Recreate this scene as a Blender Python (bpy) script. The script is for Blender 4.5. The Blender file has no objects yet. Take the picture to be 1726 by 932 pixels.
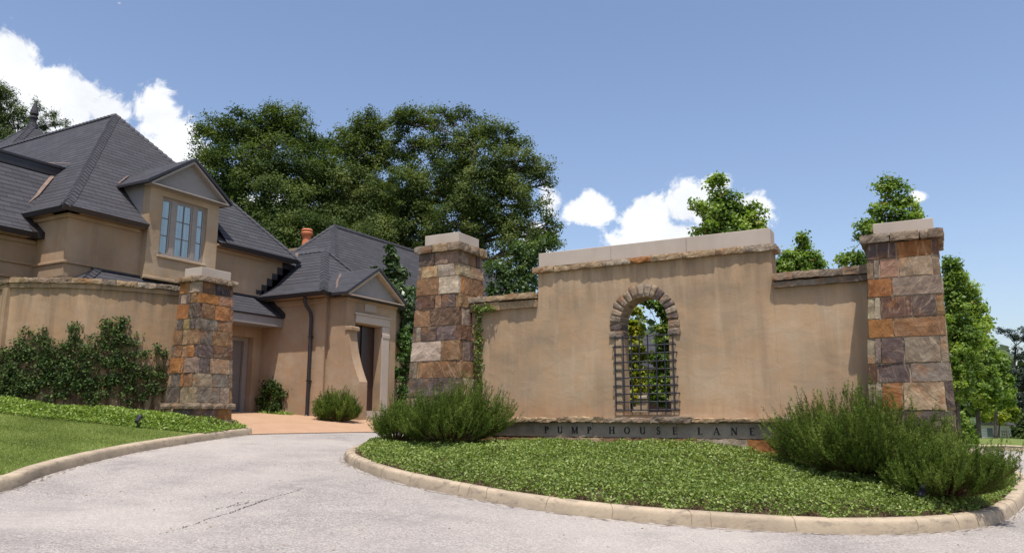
import bpy, math, random
import numpy as np
from mathutils import Vector, noise
R = math.radians
sc = bpy.context.scene
col = sc.collection

# ------------------------------------------------------------------ camera, sky, sun
CAMZ = 1.55
FPX, PITCH, CA, SA = 1300.0, math.atan(237/1300), .8779, .4788
cam_d = bpy.data.cameras.new('camera'); cam = bpy.data.objects.new('camera', cam_d); col.objects.link(cam)
cam_d.sensor_width = 36; cam_d.lens = FPX/1726*36; cam_d.clip_end = 3000; cam_d.clip_start = .05
cam.location = (0, 0, CAMZ)
cam.rotation_euler = (R(90)+PITCH, 0, math.atan2(SA, CA))
sc.camera = cam
sc.render.resolution_x = 1024; sc.render.resolution_y = 552
sc.view_settings.view_transform = 'Standard'; sc.view_settings.look = 'None'
sc.view_settings.gamma = 1; sc.view_settings.use_curve_mapping = False
sc.view_settings.exposure = 0.35

SUN_EL = R(70); sunh = Vector((.5, -.866, 0))
sund = Vector((sunh.x*math.cos(SUN_EL), sunh.y*math.cos(SUN_EL), math.sin(SUN_EL)))
sl = bpy.data.lights.new('sun', 'SUN'); sl.energy = 4.2; sl.angle = R(.5); sl.color = (1, .955, .89)
so = bpy.data.objects.new('sun', sl); col.objects.link(so)
so.rotation_euler = sund.to_track_quat('Z', 'Y').to_euler()

def ray(x, y):
    v = 466-y
    fw = FPX*math.cos(PITCH)-v*math.sin(PITCH); up = FPX*math.sin(PITCH)+v*math.cos(PITCH)
    u = (x-863)/fw; t = up/fw
    return Vector((CA*u-SA, SA*u+CA, t))
def V(x, y, d):
    r = ray(x, y)*d; return Vector((r.x, r.y, CAMZ+r.z))

w = bpy.data.worlds.new('World'); sc.world = w; w.use_nodes = True
nt = w.node_tree; nt.nodes.clear()
def N(t, **k):
    n = nt.nodes.new(t)
    for a, b in k.items():
        if a == 'inp':
            for i, v in b.items():
                n.inputs[i].default_value = v
        else: setattr(n, a, b)
    return n
L = lambda a, b: nt.links.new(a, b)
def M(op, a, b=None, clamp=False, T=None):
    n = nt.nodes.new('ShaderNodeMath'); n.operation = op; n.use_clamp = clamp
    for i, v in enumerate((a, b)):
        if v is None: continue
        if isinstance(v, (int, float)): n.inputs[i].default_value = v
        else: nt.links.new(v, n.inputs[i])
    return n.outputs[0]
sky = N('ShaderNodeTexSky', sky_type='NISHITA', sun_disc=False, sun_elevation=SUN_EL, sun_rotation=R(150), altitude=150, air_density=1.0, dust_density=2.0, ozone_density=1.6)
tc = N('ShaderNodeTexCoord')
dirv = N('ShaderNodeVectorMath', operation='NORMALIZE'); L(tc.outputs['Generated'], dirv.inputs[0])
n1 = N('ShaderNodeTexNoise', inp={'Scale': 9.0, 'Detail': 9.0, 'Roughness': .62, 'Distortion': .25}); L(dirv.outputs[0], n1.inputs['Vector'])
n2 = N('ShaderNodeTexNoise', inp={'Scale': 26.0, 'Detail': 8.0, 'Roughness': .68, 'Distortion': .3}); L(dirv.outputs[0], n2.inputs['Vector'])
# clouds: (centre pixel, radius x, radius y) as directions in the sky
CL = [(5,120,85,85),(80,170,85,80),(130,175,60,60),(180,195,48,50),(60,260,150,90),(200,275,90,60),(266,200,46,62),(290,250,62,70),(230,320,120,70),
      (-120,150,140,110),(-60,240,160,110),
      (990,352,58,34),(1095,365,55,50),(1175,345,75,58),(1240,360,70,50),(1130,400,110,40),(1205,318,45,30),(930,335,40,60),(1548,332,32,20),(905,400,60,60),
      (200,5,30,22),(325,100,30,16),(470,380,200,60),(2100,300,150,60),(2350,360,150,60),(-600,260,300,120)]
THIN = {11: .05, 17: .30, 18: .35, 19: .45, 20: .75, 21: 1.3}
best = None
for i, (cx, cy, rx, ry) in enumerate(CL):
    d = ray(cx, cy).normalized()
    rt = d.cross(Vector((0, 0, 1))).normalized(); up = rt.cross(d)
    dd = (ray(cx, cy).length * FPX)
    ang = math.sqrt(((cx-863)**2+(cy-466)**2)/FPX**2+1)
    a1 = N('ShaderNodeVectorMath', operation='DOT_PRODUCT'); L(dirv.outputs[0], a1.inputs[0]); a1.inputs[1].default_value = rt*(FPX*ang/rx)
    a2 = N('ShaderNodeVectorMath', operation='DOT_PRODUCT'); L(dirv.outputs[0], a2.inputs[0]); a2.inputs[1].default_value = up*(FPX*ang/ry)
    a3 = N('ShaderNodeVectorMath', operation='DOT_PRODUCT'); L(dirv.outputs[0], a3.inputs[0]); a3.inputs[1].default_value = d
    r2 = M('SQRT', M('ADD', M('POWER', a1.outputs['Value'], 2.0), M('POWER', a2.outputs['Value'], 2.0)))
    m = M('SUBTRACT', 1.0, r2)
    m = M('SUBTRACT', m, THIN[i]) if i in THIN else m
    m = M('SUBTRACT', m, M('MULTIPLY', M('LESS_THAN', a3.outputs['Value'], 0.0), 50.0))
    m = M('MAXIMUM', m, -1.5)
    best = m if best is None else M('MAXIMUM', best, m)
nn = M('SUBTRACT', n1.outputs['Fac'], .5); nn2 = M('SUBTRACT', n2.outputs['Fac'], .5)
dens = M('ADD', M('ADD', best, M('MULTIPLY', nn, 1.7)), M('MULTIPLY', nn2, 1.5))
mr = N('ShaderNodeMapRange', interpolation_type='SMOOTHSTEP', inp={'From Min': .02, 'From Max': .34}); L(dens, mr.inputs['Value'])
# cloud shade: soft grey low in the body
mr2 = N('ShaderNodeMapRange', inp={'From Min': .3, 'From Max': .68, 'To Min': .80, 'To Max': 1.06}); L(n1.outputs['Fac'], mr2.inputs['Value'])
cc = N('ShaderNodeMixRGB', inp={'Fac': 1.0, 'Color1': (6.5, 6.6, 6.8, 1)}, blend_type='MULTIPLY'); L(mr2.outputs[0], cc.inputs['Color2'])
tint = N('ShaderNodeMixRGB', blend_type='MULTIPLY', inp={'Fac': 1.0, 'Color2': (1.09, 1.04, 1.05, 1)}); L(sky.outputs[0], tint.inputs['Color1'])
mx = N('ShaderNodeMixRGB'); L(M('MULTIPLY', mr.outputs[0], .93), mx.inputs['Fac']); L(tint.outputs[0], mx.inputs['Color1']); L(cc.outputs[0], mx.inputs['Color2'])
bg = N('ShaderNodeBackground', inp={'Strength': .138}); L(mx.outputs[0], bg.inputs['Color'])
wo = N('ShaderNodeOutputWorld'); L(bg.outputs[0], wo.inputs['Surface'])

# ------------------------------------------------------------------ object helpers
def tag(o, label=None, cat=None, group=None, kind=None):
    if label: o['label'] = label
    if cat: o['category'] = cat
    if group: o['group'] = group
    if kind: o['kind'] = kind
    return o
def empty(name, loc, label, cat, group=None):
    o = bpy.data.objects.new(name, None); col.objects.link(o); o.location = loc; o.empty_display_size = .3
    return tag(o, label, cat, group)
def mkobj(name, vs, fs, mat, parent=None, smooth=False, mi=None, attr=None, uv=False):
    me = bpy.data.meshes.new(name)
    me.from_pydata([tuple(v) for v in vs], [], fs); me.update()
    if isinstance(mat, (list, tuple)):
        for m_ in mat: me.materials.append(m_)
        if mi: me.polygons.foreach_set('material_index', mi)
    else: me.materials.append(mat)
    if smooth: me.polygons.foreach_set('use_smooth', [True]*len(me.polygons))
    if attr:
        for k, vals in attr.items():
            at = me.attributes.new(k, 'FLOAT_COLOR', 'POINT')
            at.data.foreach_set('color', np.array(vals, dtype=np.float32).ravel())
    if uv:
        ul = me.uv_layers.new(name='uv')
        for p in me.polygons:
            n = p.normal
            if abs(n.z) > .999: u = Vector((1, 0, 0))
            else: u = Vector((0, 0, 1)).cross(n).normalized()
            v = n.cross(u)
            for li in p.loop_indices:
                c = me.vertices[me.loops[li].vertex_index].co
                ul.data[li].uv = (c.dot(u), c.dot(v))
    o = bpy.data.objects.new(name, me); col.objects.link(o)
    if parent:
        o.parent = parent; o.matrix_parent_inverse = parent_inv(parent)
    return o
def parent_inv(p):
    from mathutils import Matrix
    return Matrix.Identity(4) if p.parent else Matrix.Translation(-Vector(p.location))
class MB:
    def __init__(s): s.v = []; s.f = []; s.mi = []; s.at = {}
    def add(s, vs, fs, mi=0, **attr):
        b = len(s.v); s.v += [tuple(v) for v in vs]; s.f += [tuple(i+b for i in f) for f in fs]; s.mi += [mi]*len(fs)
        for k, val in attr.items(): s.at.setdefault(k, []).extend([val]*len(vs))
    def box(s, a0, a1, b0, b1, z0, z1, mi=0, bev=0):
        if bev:
            e = bev
            vs = []; 
            P = [(a0, b0), (a1, b0), (a1, b1), (a0, b1)]
            def rng(i, o): return [(a0+i, b0+o), (a1-i, b0+o), (a1-o, b0+i), (a1-o, b1-i), (a1-i, b1-o), (a0+i, b1-o), (a0+o, b1-i), (a0+o, b0+i)]
            for z, i, o in ((z0, e, e), (z0+e, e, 0), (z1-e, e, 0), (z1, e, e)):
                vs += [(x, y, z) for x, y in rng(i if o == 0 else i+e*.7, o)]
            fs = [tuple(range(7, -1, -1)), tuple(24+i for i in range(8))]
            for k in range(3):
                for i in range(8):
                    j = (i+1) % 8; fs.append((k*8+i, k*8+j, k*8+8+j, k*8+8+i))
            s.add(vs, fs, mi); return
        vs = [(a0, b0, z0), (a1, b0, z0), (a1, b1, z0), (a0, b1, z0), (a0, b0, z1), (a1, b0, z1), (a1, b1, z1), (a0, b1, z1)]
        s.add(vs, [(3, 2, 1, 0), (4, 5, 6, 7), (0, 1, 5, 4), (1, 2, 6, 5), (2, 3, 7, 6), (3, 0, 4, 7)], mi)
    def hexa(s, P, mi=0):
        s.add(P, [(3, 2, 1, 0), (4, 5, 6, 7), (0, 1, 5, 4), (1, 2, 6, 5), (2, 3, 7, 6), (3, 0, 4, 7)], mi)
    def prism(s, pts, d, mi=0):       # polygon extruded by vector d
        n = len(pts); d = Vector(d); vs = [Vector(p) for p in pts]; vs = vs+[p+d for p in vs]
        nrm = Vector((0, 0, 0))
        for i in range(n): nrm += vs[i].cross(vs[(i+1) % n])
        fl = nrm.dot(d) > 0
        f = [tuple(range(n)), tuple(n+i for i in range(n))]
        f = [f[0][::-1], f[1]] if fl else [f[0], f[1][::-1]]
        for i in range(n):
            j = (i+1) % n
            q = (i, j, n+j, n+i); f.append(q if fl else q[::-1])
        s.add(vs, f, mi)
    def tube(s, pts, rad, n=8, mi=0, cap=True):
        pts = [Vector(p) for p in pts]
        if not isinstance(rad, (list, tuple)): rad = [rad]*len(pts)
        rings = []; ref = None; b = len(s.v); vs = []
        for i, p in enumerate(pts):
            t = (pts[min(i+1, len(pts)-1)]-pts[max(i-1, 0)])
            if t.length < 1e-9: t = Vector((0, 0, 1))
            t.normalize()
            if ref is None: ref = Vector((1, 0, 0)) if abs(t.x) < .9 else Vector((0, 1, 0))
            u = (ref - t*ref.dot(t)).normalized(); v = t.cross(u); ref = u
            vs += [p+(u*math.cos(2*math.pi*k/n)+v*math.sin(2*math.pi*k/n))*rad[i] for k in range(n)]
        fs = []
        for i in range(len(pts)-1):
            for k in range(n):
                j = (k+1) % n; fs.append((i*n+k, i*n+j, (i+1)*n+j, (i+1)*n+k))
        if cap: fs += [tuple(range(n-1, -1, -1)), tuple((len(pts)-1)*n+k for k in range(n))]
        s.add(vs, fs, mi)
    def rough(s, P, seg=(5, 2, 3), amp=.02, sc_=3.0, seed=0, rnd=.25, mi=0, **attr):
        # box through 8 corners, subdivided surface, noise displaced, edges worn
        P = [Vector(p) for p in P]; nu, nv, nw = seg
        cen = sum(P, Vector())/8
        def tri(u, v, w_):
            a = P[0].lerp(P[1], u); b = P[3].lerp(P[2], u); c = P[4].lerp(P[5], u); d = P[7].lerp(P[6], u)
            return a.lerp(b, v).lerp(c.lerp(d, v), w_)
        idx = {}; vs = []; fs = []
        so_ = Vector((seed*3.7, seed*1.3, seed*2.1))
        def vid(i, j, k):
            if (i, j, k) in idx: return idx[(i, j, k)]
            p = tri(i/nu, j/nv, k/nw)
            ex = (i in (0, nu))+(j in (0, nv))+(k in (0, nw))
            nz = noise.noise_vector(p*sc_+so_)*amp + noise.noise_vector(p*sc_*3.1+so_)*amp*.5
            p = p+nz
            if ex >= 2: p = p+(cen-p).normalized()*rnd*amp*(1.6 if ex == 3 else 1.0)*(1+noise.noise(p*7+so_))
            idx[(i, j, k)] = len(vs); vs.append(p); return idx[(i, j, k)]
        for i in range(nu):
            for j in range(nv):
                fs.append((vid(i, j+1, 0), vid(i+1, j+1, 0), vid(i+1, j, 0), vid(i, j, 0)))
                fs.append((vid(i, j, nw), vid(i+1, j, nw), vid(i+1, j+1, nw), vid(i, j+1, nw)))
        for i in range(nu):
            for k in range(nw):
                fs.append((vid(i, 0, k), vid(i+1, 0, k), vid(i+1, 0, k+1), vid(i, 0, k+1)))
                fs.append((vid(i, nv, k+1), vid(i+1, nv, k+1), vid(i+1, nv, k), vid(i, nv, k)))
        for j in range(nv):
            for k in range(nw):
                fs.append((vid(0, j, k+1), vid(0, j+1, k+1), vid(0, j+1, k), vid(0, j, k)))
                fs.append((vid(nu, j, k), vid(nu, j+1, k), vid(nu, j+1, k+1), vid(nu, j, k+1)))
        s.add(vs, fs, mi, **attr)
    def build(s, name, mat, parent=None, smooth=False, uv=False):
        at = {k: v for k, v in s.at.items() if len(v) == len(s.v)}
        return mkobj(name, s.v, s.f, mat, parent, smooth, s.mi if isinstance(mat, (list, tuple)) else None, at, uv)
def bxc(a0, a1, b0, b1, z0, z1):
    return [(a0, b0, z0), (a1, b0, z0), (a1, b1, z0), (a0, b1, z0), (a0, b0, z1), (a1, b0, z1), (a1, b1, z1), (a0, b1, z1)]
def spline(pts, n=8):
    P = [Vector(p) for p in pts]; out = []
    for i in range(len(P)-1):
        p0, p1, p2, p3 = P[max(i-1, 0)], P[i], P[i+1], P[min(i+2, len(P)-1)]
        for k in range(n):
            t = k/n
            out.append(.5*((2*p1)+(p2-p0)*t+(2*p0-5*p1+4*p2-p3)*t*t+(3*p1-p0-3*p2+p3)*t**3))
    out.append(P[-1]); return out

# ------------------------------------------------------------------ materials
MATS = {}
class NT:
    def __init__(s, name):
        s.m = bpy.data.materials.new(name); s.m.use_nodes = True; s.t = s.m.node_tree; s.t.nodes.clear()
        s.out = s.n('ShaderNodeOutputMaterial'); s.p = s.n('ShaderNodeBsdfPrincipled'); s.l(s.p.outputs[0], s.out.inputs[0])
        s.tc = s.n('ShaderNodeTexCoord')
    def n(s, t, inp=None, **k):
        x = s.t.nodes.new(t)
        for a, b in k.items(): setattr(x, a, b)
        for i, v in (inp or {}).items(): x.inputs[i].default_value = v
        return x
    def l(s, a, b): s.t.links.new(a, b)
    def math(s, op, a, b=None, clamp=False):
        x = s.t.nodes.new('ShaderNodeMath'); x.operation = op; x.use_clamp = clamp
        for i, v in enumerate((a, b)):
            if v is None: continue
            if isinstance(v, (int, float)): x.inputs[i].default_value = v
            else: s.l(v, x.inputs[i])
        return x.outputs[0]
    def vec(s, src=None, scale=(1, 1, 1), loc=(0, 0, 0)):
        mp = s.n('ShaderNodeMapping', {'Scale': scale, 'Location': loc}); s.l(src or s.tc.outputs['Object'], mp.inputs[0]); return mp.outputs[0]
    def noise(s, v, sc_, det=5, rough=.6, dist=0.0):
        x = s.n('ShaderNodeTexNoise', {'Scale': sc_, 'Detail': det, 'Roughness': rough, 'Distortion': dist}); s.l(v, x.inputs['Vector']); return x.outputs['Fac']
    def ramp(s, f, stops, interp='LINEAR'):
        x = s.n('ShaderNodeValToRGB'); x.color_ramp.interpolation = interp
        e = x.color_ramp.elements
        while len(e) < len(stops): e.new(.5)
        for q, (p, c) in zip(e, stops):
            q.position = p; q.color = (*c, 1) if len(c) == 3 else c
        s.l(f, x.inputs[0]); return x.outputs[0]
    def mix(s, f, a, b, bt='MIX'):
        x = s.n('ShaderNodeMixRGB', blend_type=bt)
        for i, v in ((0, f), (1, a), (2, b)):
            if isinstance(v, (int, float)): x.inputs[i].default_value = v
            elif isinstance(v, tuple): x.inputs[i].default_value = (*v, 1) if len(v) == 3 else v
            else: s.l(v, x.inputs[i])
        return x.outputs[0]
    def rng(s, f, a, b, c=0.0, d=1.0):
        x = s.n('ShaderNodeMapRange', {'From Min': a, 'From Max': b, 'To Min': c, 'To Max': d}); s.l(f, x.inputs[0]); return x.outputs[0]
    def bump(s, h, strength=.5, dist=.02, prev=None):
        x = s.n('ShaderNodeBump', {'Strength': strength, 'Distance': dist}); s.l(h, x.inputs['Height'])
        if prev: s.l(prev, x.inputs['Normal'])
        s.l(x.outputs[0], s.p.inputs['Normal']); return x.outputs[0]
    def col(s, c, rough=.85, spec=.25):
        if isinstance(c, tuple): s.p.inputs['Base Color'].default_value = (*c, 1)
        else: s.l(c, s.p.inputs['Base Color'])
        s.p.inputs['Roughness'].default_value = rough; s.p.inputs['Specular IOR Level'].default_value = spec
        return s.m
def simple(name, c, rough=.6, spec=.3, metal=0, var=.12):
    t = NT(name); nz = t.noise(t.vec(), 6, 4)
    c2 = t.mix(t.rng(nz, .3, .7), tuple(x*(1-var) for x in c), tuple(min(1, x*(1+var)) for x in c))
    t.p.inputs['Metallic'].default_value = metal
    return t.col(c2, rough, spec)
def stucco(name, base, streak=1.0, seed=0.0, stains=None):
    t = NT(name); v = t.vec(loc=(seed, seed, seed)); g = t.tc.outputs['Object']
    big = t.noise(v, .55, 4, .55); mid = t.noise(v, 2.6, 6, .62, .6); fine = t.noise(v, 26, 5, .6)
    st = t.noise(t.vec(scale=(3.2, 3.2, .22), loc=(seed, 0, 0)), 1.0, 4, .6)
    st2 = t.noise(t.vec(scale=(4.2, 4.2, .30)), 1.0, 6, .7)
    dk = tuple(x*.66 for x in base); lt = (base[0]*1.28, base[1]*1.30, base[2]*1.32)
    c = t.mix(t.rng(big, .33, .68), dk, lt)
    c = t.mix(t.math('MULTIPLY', t.rng(mid, .38, .62), .60), c, (base[0]*1.06, base[1]*.92, base[2]*.76))
    c = t.mix(t.math('MULTIPLY', t.rng(st, .52, .72), .42*streak), c, (base[0]*.66, base[1]*.63, base[2]*.64))
    c = t.mix(t.math('MULTIPLY', t.rng(st2, .52, .74), .26*streak), c, (base[0]*1.35, base[1]*1.42, base[2]*1.5))
    c = t.mix(t.rng(fine, .25, .75, 0, .16), c, (base[0]*.7, base[1]*.68, base[2]*.66))
    if stains:        # rain-washed dirt below the copings and rusty splash above the ledge, by height
        sep = t.n('ShaderNodeSeparateXYZ'); t.l(g, sep.inputs[0])
        for z0, z1, ccol, k, sx in stains:
            a = t.rng(sep.outputs[2], z0, z1)
            a = t.math('SUBTRACT', 1.0, t.math('ABSOLUTE', t.math('SUBTRACT', t.math('MULTIPLY', a, 2.0), 1.0)), True)
            nz = t.noise(t.vec(scale=(sx, sx, sx*.14)), 1.0, 5, .65)
            c = t.mix(t.math('MULTIPLY', t.math('MULTIPLY', a, t.rng(nz, .42, .68)), k, True), c, ccol)
    m = t.col(c, .92, .12)
    tw = t.noise(t.vec(scale=(1, 1, 1.3)), 3.2, 4, .5, .5)
    b1 = t.bump(tw, .32, .03); t.bump(fine, .3, .005, b1)
    return m
STUC = (.43, .325, .225)
stuc_wall = stucco('stucco_wall', (.400, .290, .190), 1.7, 0, [(3.3, 5.1, (.19, .135, .085), .9, 5.0), (1.35, 1.95, (.34, .20, .11), .8, 3.0), (3.2, 3.95, (.20, .15, .10), .55, 7.0)])
stuc_low = stucco('stucco_curved_wall', (.345, .238, .150), 2.1, 4.0, [(3.4, 5.2, (.17, .13, .09), .9, 6.0), (1.2, 2.6, (.30, .19, .11), .5, 4.0)])
stuc_house = stucco('stucco_house', (.335, .240, .160), .8, 9.0, [(1.1, 2.3, (.33, .20, .12), .45, 3.0)])
trim = stucco('stucco_trim', (.37, .28, .19), .6, 2.0)
lime = NT('cast_limestone'); v = lime.vec(); a_ = lime.noise(v, 1.6, 5); b_ = lime.noise(v, 60, 3)
cst = lime.noise(lime.vec(scale=(4, 4, .6)), 1.0, 4)
c_ = lime.mix(lime.rng(a_, .3, .7), (.38, .315, .26), (.45, .385, .325)); c_ = lime.mix(lime.rng(cst, .5, .75, 0, .35), c_, (.30, .245, .20)); c_ = lime.mix(lime.rng(b_, .3, .7, 0, .2), c_, (.34, .28, .23))
lime.bump(b_, .25, .004); lime_m = lime.col(c_, .88, .15)
band_m = simple('inscription_stone', (.25, .205, .16), .85, .15, 0, .25)

def stone_mat(name, attr=True, base=(.3, .22, .14)):
    t = NT(name)
    at = t.n('ShaderNodeAttribute', attribute_name='scol'); of = t.n('ShaderNodeAttribute', attribute_name='soff')
    vm = t.n('ShaderNodeVectorMath', operation='MULTIPLY_ADD'); t.l(of.outputs['Vector'], vm.inputs[0]); vm.inputs[1].default_value = (17, 17, 17); t.l(t.tc.outputs['Object'], vm.inputs[2])
    rot = t.n('ShaderNodeVectorRotate', rotation_type='EULER_XYZ'); t.l(vm.outputs[0], rot.inputs['Vector']); t.l(of.outputs['Vector'], rot.inputs['Rotation'])
    v = rot.outputs[0]
    big = t.noise(v, 3.2, 6, .62, .8); band = t.noise(t.vec(v, (2.0, 2.0, 9.0)), 1.6, 6, .62, 1.6); fine = t.noise(v, 24, 6, .68)
    b = at.outputs['Color']
    dark = t.mix(1.0, b, (.52, .47, .46), 'MULTIPLY'); lite = t.mix(.42, b, (.55, .42, .28))
    c = t.mix(t.rng(big, .34, .66), dark, b); c = t.mix(t.rng(band, .52, .70, 0, .75), c, lite)
    rust = t.noise(v, 2.1, 5, .6, 1.0)
    c = t.mix(t.rng(rust, .54, .66, 0, .6), c, (.27, .125, .050))
    pale = t.noise(t.vec(v, loc=(5, 5, 5)), 3.4, 6, .7, .6)
    c = t.mix(t.rng(pale, .64, .76, 0, .45), c, (.42, .34, .25))
    c = t.mix(t.rng(fine, .35, .75, 0, .42), c, t.mix(1.0, c, (.45, .42, .42), 'MULTIPLY'))
    m = t.col(c, .88, .12)
    b1 = t.bump(band, .4, .03); b2 = t.bump(big, .5, .04, b1); t.bump(fine, .5, .012, b2)
    return m
stone_m = stone_mat('quarry_stone')
mort = NT('mortar'); cm = mort.mix(mort.rng(mort.noise(mort.vec(), 14, 5), .3, .7), (.26, .20, .14), (.42, .33, .24)); mort.bump(mort.noise(mort.vec(), 40, 4), .5, .01); mortar_m = mort.col(cm, .95, .1)
PAL = {'O': (.36, .165, .060), 'P': (.135, .103, .090), 'T': (.31, .235, .165), 'B': (.26, .150, .080), 'L': (.38, .31, .23), 'W': (.52, .43, .33),
       'S': (.36, .215, .135), 'Y': (.31, .235, .10), 'N': (.05, .05, .062), 'G': (.235, .19, .145), 'C': (.40, .29, .175), 'D': (.15, .085, .058)}

def slate(name, base):
    t = NT(name); uvn = t.n('ShaderNodeUVMap', uv_map='uv')
    br = t.n('ShaderNodeTexBrick', {'Scale': 1.0, 'Mortar Size': .007, 'Mortar Smooth': .3, 'Brick Width': .42, 'Row Height': .185, 'Bias': 0.0,
             'Color1': (.86, .86, .86, 1), 'Color2': (1.14, 1.14, 1.14, 1), 'Mortar': (.35, .35, .35, 1)}, offset=.5, offset_frequency=2)
    wob = t.noise(t.vec(), 1.3, 3); vv = t.n('ShaderNodeVectorMath', operation='MULTIPLY_ADD')
    t.l(wob, vv.inputs[0]); vv.inputs[1].default_value = (.0, .03, 0); t.l(uvn.outputs[0], vv.inputs[2])
    t.l(vv.outputs[0], br.inputs['Vector'])
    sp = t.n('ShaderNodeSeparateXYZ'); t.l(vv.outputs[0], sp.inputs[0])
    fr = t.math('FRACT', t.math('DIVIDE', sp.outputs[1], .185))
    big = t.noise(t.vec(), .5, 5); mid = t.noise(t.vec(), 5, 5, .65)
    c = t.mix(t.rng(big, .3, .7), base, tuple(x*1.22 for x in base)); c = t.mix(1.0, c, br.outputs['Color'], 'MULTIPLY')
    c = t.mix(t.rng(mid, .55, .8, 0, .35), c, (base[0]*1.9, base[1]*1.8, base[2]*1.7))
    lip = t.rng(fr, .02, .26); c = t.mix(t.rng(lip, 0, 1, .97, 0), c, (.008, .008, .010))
    m = t.col(c, .8, .2)
    b1 = t.bump(t.math('SUBTRACT', 1.0, fr), .9, .03); t.bump(mid, .25, .01, b1)
    return m
slate_m = slate('roof_slate', (.047, .046, .051))
cap_m = simple('ridge_slate', (.050, .048, .054), .65, .3, 0, .3)
gut_m = simple('bronze_gutter', (.022, .018, .020), .45, .5)
copper_m = simple('copper_flashing', (.15, .10, .075), .5, .5, .3, .3)
terra_m = simple('terracotta', (.50, .17, .08), .8, .2)
ped_m = simple('painted_pediment', (.235, .215, .205), .7, .3, 0, .06)
paint_m = simple('painted_wood', (.27, .235, .21), .6, .3, 0, .08)
door_m = simple('painted_garage_door', (.19, .17, .16), .6, .3, 0, .06)
ddoor_m = simple('dark_door', (.035, .018, .015), .4, .5)
black_m = simple('black_iron', (.014, .014, .022), .5, .5)
letter_m = simple('letter_black', (.008, .008, .010), .5, .3)
darkin_m = simple('dark_interior', (.03, .024, .02), .9, .1)
white_m = simple('white_siding', (.62, .62, .62), .6, .3, 0, .05)
cur = NT('curtain'); cw = cur.noise(cur.vec(scale=(14, 14, .3)), 1.0, 3); curtain_m = cur.col(cur.mix(cur.rng(cw, .3, .7), (.66, .70, .70), (.93, .93, .91)), .9, .1)
gl = NT('window_glass'); g1 = gl.n('ShaderNodeBsdfTransparent', {'Color': (.90, .95, .96, 1)}); g2 = gl.n('ShaderNodeBsdfGlossy', {'Roughness': .03}); gm = gl.n('ShaderNodeMixShader')
fz = gl.n('ShaderNodeFresnel', {'IOR': 1.5}); gl.l(gl.math('ADD', fz.outputs[0], .02), gm.inputs[0]); gl.l(g1.outputs[0], gm.inputs[1]); gl.l(g2.outputs[0], gm.inputs[2]); gl.l(gm.outputs[0], gl.out.inputs[0]); glass_m = gl.m

def asphalt():
    t = NT('road_chipseal'); v = t.vec()
    agg = t.n('ShaderNodeTexVoronoi', {'Scale': 70.0}); t.l(v, agg.inputs['Vector'])
    sp = t.n('ShaderNodeSeparateColor'); t.l(agg.outputs['Color'], sp.inputs[0])
    big = t.noise(v, .35, 5, .55, .5); mid = t.noise(v, 2.2, 7, .72, .4); mid2 = t.noise(t.vec(loc=(7, 3, 0)), .9, 8, .75, .8); fine = t.noise(v, 38, 4, .8)
    c = t.mix(sp.outputs[0], (.16, .143, .130), (.48, .435, .395))
    c = t.mix(t.rng(fine, .35, .65, .35, 0), c, (.12, .115, .115))
    c = t.mix(t.rng(mid, .42, .66, 0, .6), c, (.22, .20, .19))
    c = t.mix(t.rng(mid2, .53, .64, 0, .6), c, (.17, .158, .152))
    c = t.mix(t.rng(big, .38, .62, 0, .45), c, (.47, .42, .37))
    m = t.col(c, .93, .15); b = t.bump(agg.outputs['Distance'], .5, .01); t.bump(fine, .4, .008, b); return m
road_m = asphalt()
def concrete(name, a, b, stain, k=.5):
    t = NT(name); v = t.vec(); big = t.noise(v, 1.1, 6, .65, .4); fine = t.noise(v, 30, 5, .7); st = t.noise(t.vec(scale=(5, 5, 14)), 1.0, 6, .7)
    c = t.mix(t.rng(big, .3, .7), a, b); c = t.mix(t.rng(st, .52, .72, 0, k), c, stain); c = t.mix(t.rng(fine, .3, .75, 0, .3), c, tuple(x*.6 for x in a))
    t.bump(fine, .35, .008); return t.col(c, .9, .15)
kerb_m = concrete('kerb_concrete', (.32, .255, .185), (.50, .405, .285), (.15, .125, .10), .9)
drive_m = concrete('drive_concrete', (.38, .235, .145), (.45, .295, .19), (.30, .19, .12), .4)
soil_m = concrete('bed_soil', (.05, .035, .02), (.09, .06, .035), (.03, .04, .012), .6)
def grassm():
    t = NT('lawn_turf'); v = t.vec(); a = t.noise(v, .45, 5, .6); b = t.noise(v, 7, 6, .7); f_ = t.noise(v, 60, 3, .7)
    c = t.mix(t.rng(a, .3, .7), (.13, .17, .042), (.19, .25, .065)); c = t.mix(t.rng(b, .45, .70, 0, .7), c, (.23, .22, .08)); c = t.mix(t.rng(f_, .35, .65, .5, 0), c, (.03, .055, .010))
    t.bump(f_, .8, .02); return t.col(c, .9, .1)
lawn_m = grassm()
def leafm(name, stops, trans=.35, rough=.5, spec=.35):
    t = NT(name); at = t.n('ShaderNodeAttribute', attribute_name='lv')
    c = t.ramp(at.outputs['Fac'], stops)
    t.col(c, rough, spec)
    tr = t.n('ShaderNodeBsdfTranslucent'); cy = t.mix(1.0, c, (1.5, 1.6, .6), 'MULTIPLY'); t.l(cy, tr.inputs[0])
    mxs = t.n('ShaderNodeMixShader', {'Fac': trans}); t.l(t.p.outputs[0], mxs.inputs[1]); t.l(tr.outputs[0], mxs.inputs[2]); t.l(mxs.outputs[0], t.out.inputs[0])
    return t.m
def bark(name, a, b):
    t = NT(name); f_ = t.noise(t.vec(scale=(10, 10, 2)), 1.0, 6, .7); t.bump(f_, .8, .04); return t.col(t.mix(t.rng(f_, .3, .7), a, b), .95, .1)
bark_m = bark('bark_grey', (.04, .032, .026), (.13, .11, .09)); bark_br = bark('stem_brown', (.07, .04, .025), (.16, .10, .06))
oak_l = leafm('oak_leaf', [(0, (.030, .052, .014)), (.55, (.070, .105, .028)), (1, (.14, .175, .05))], .30, .6, .12)
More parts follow.
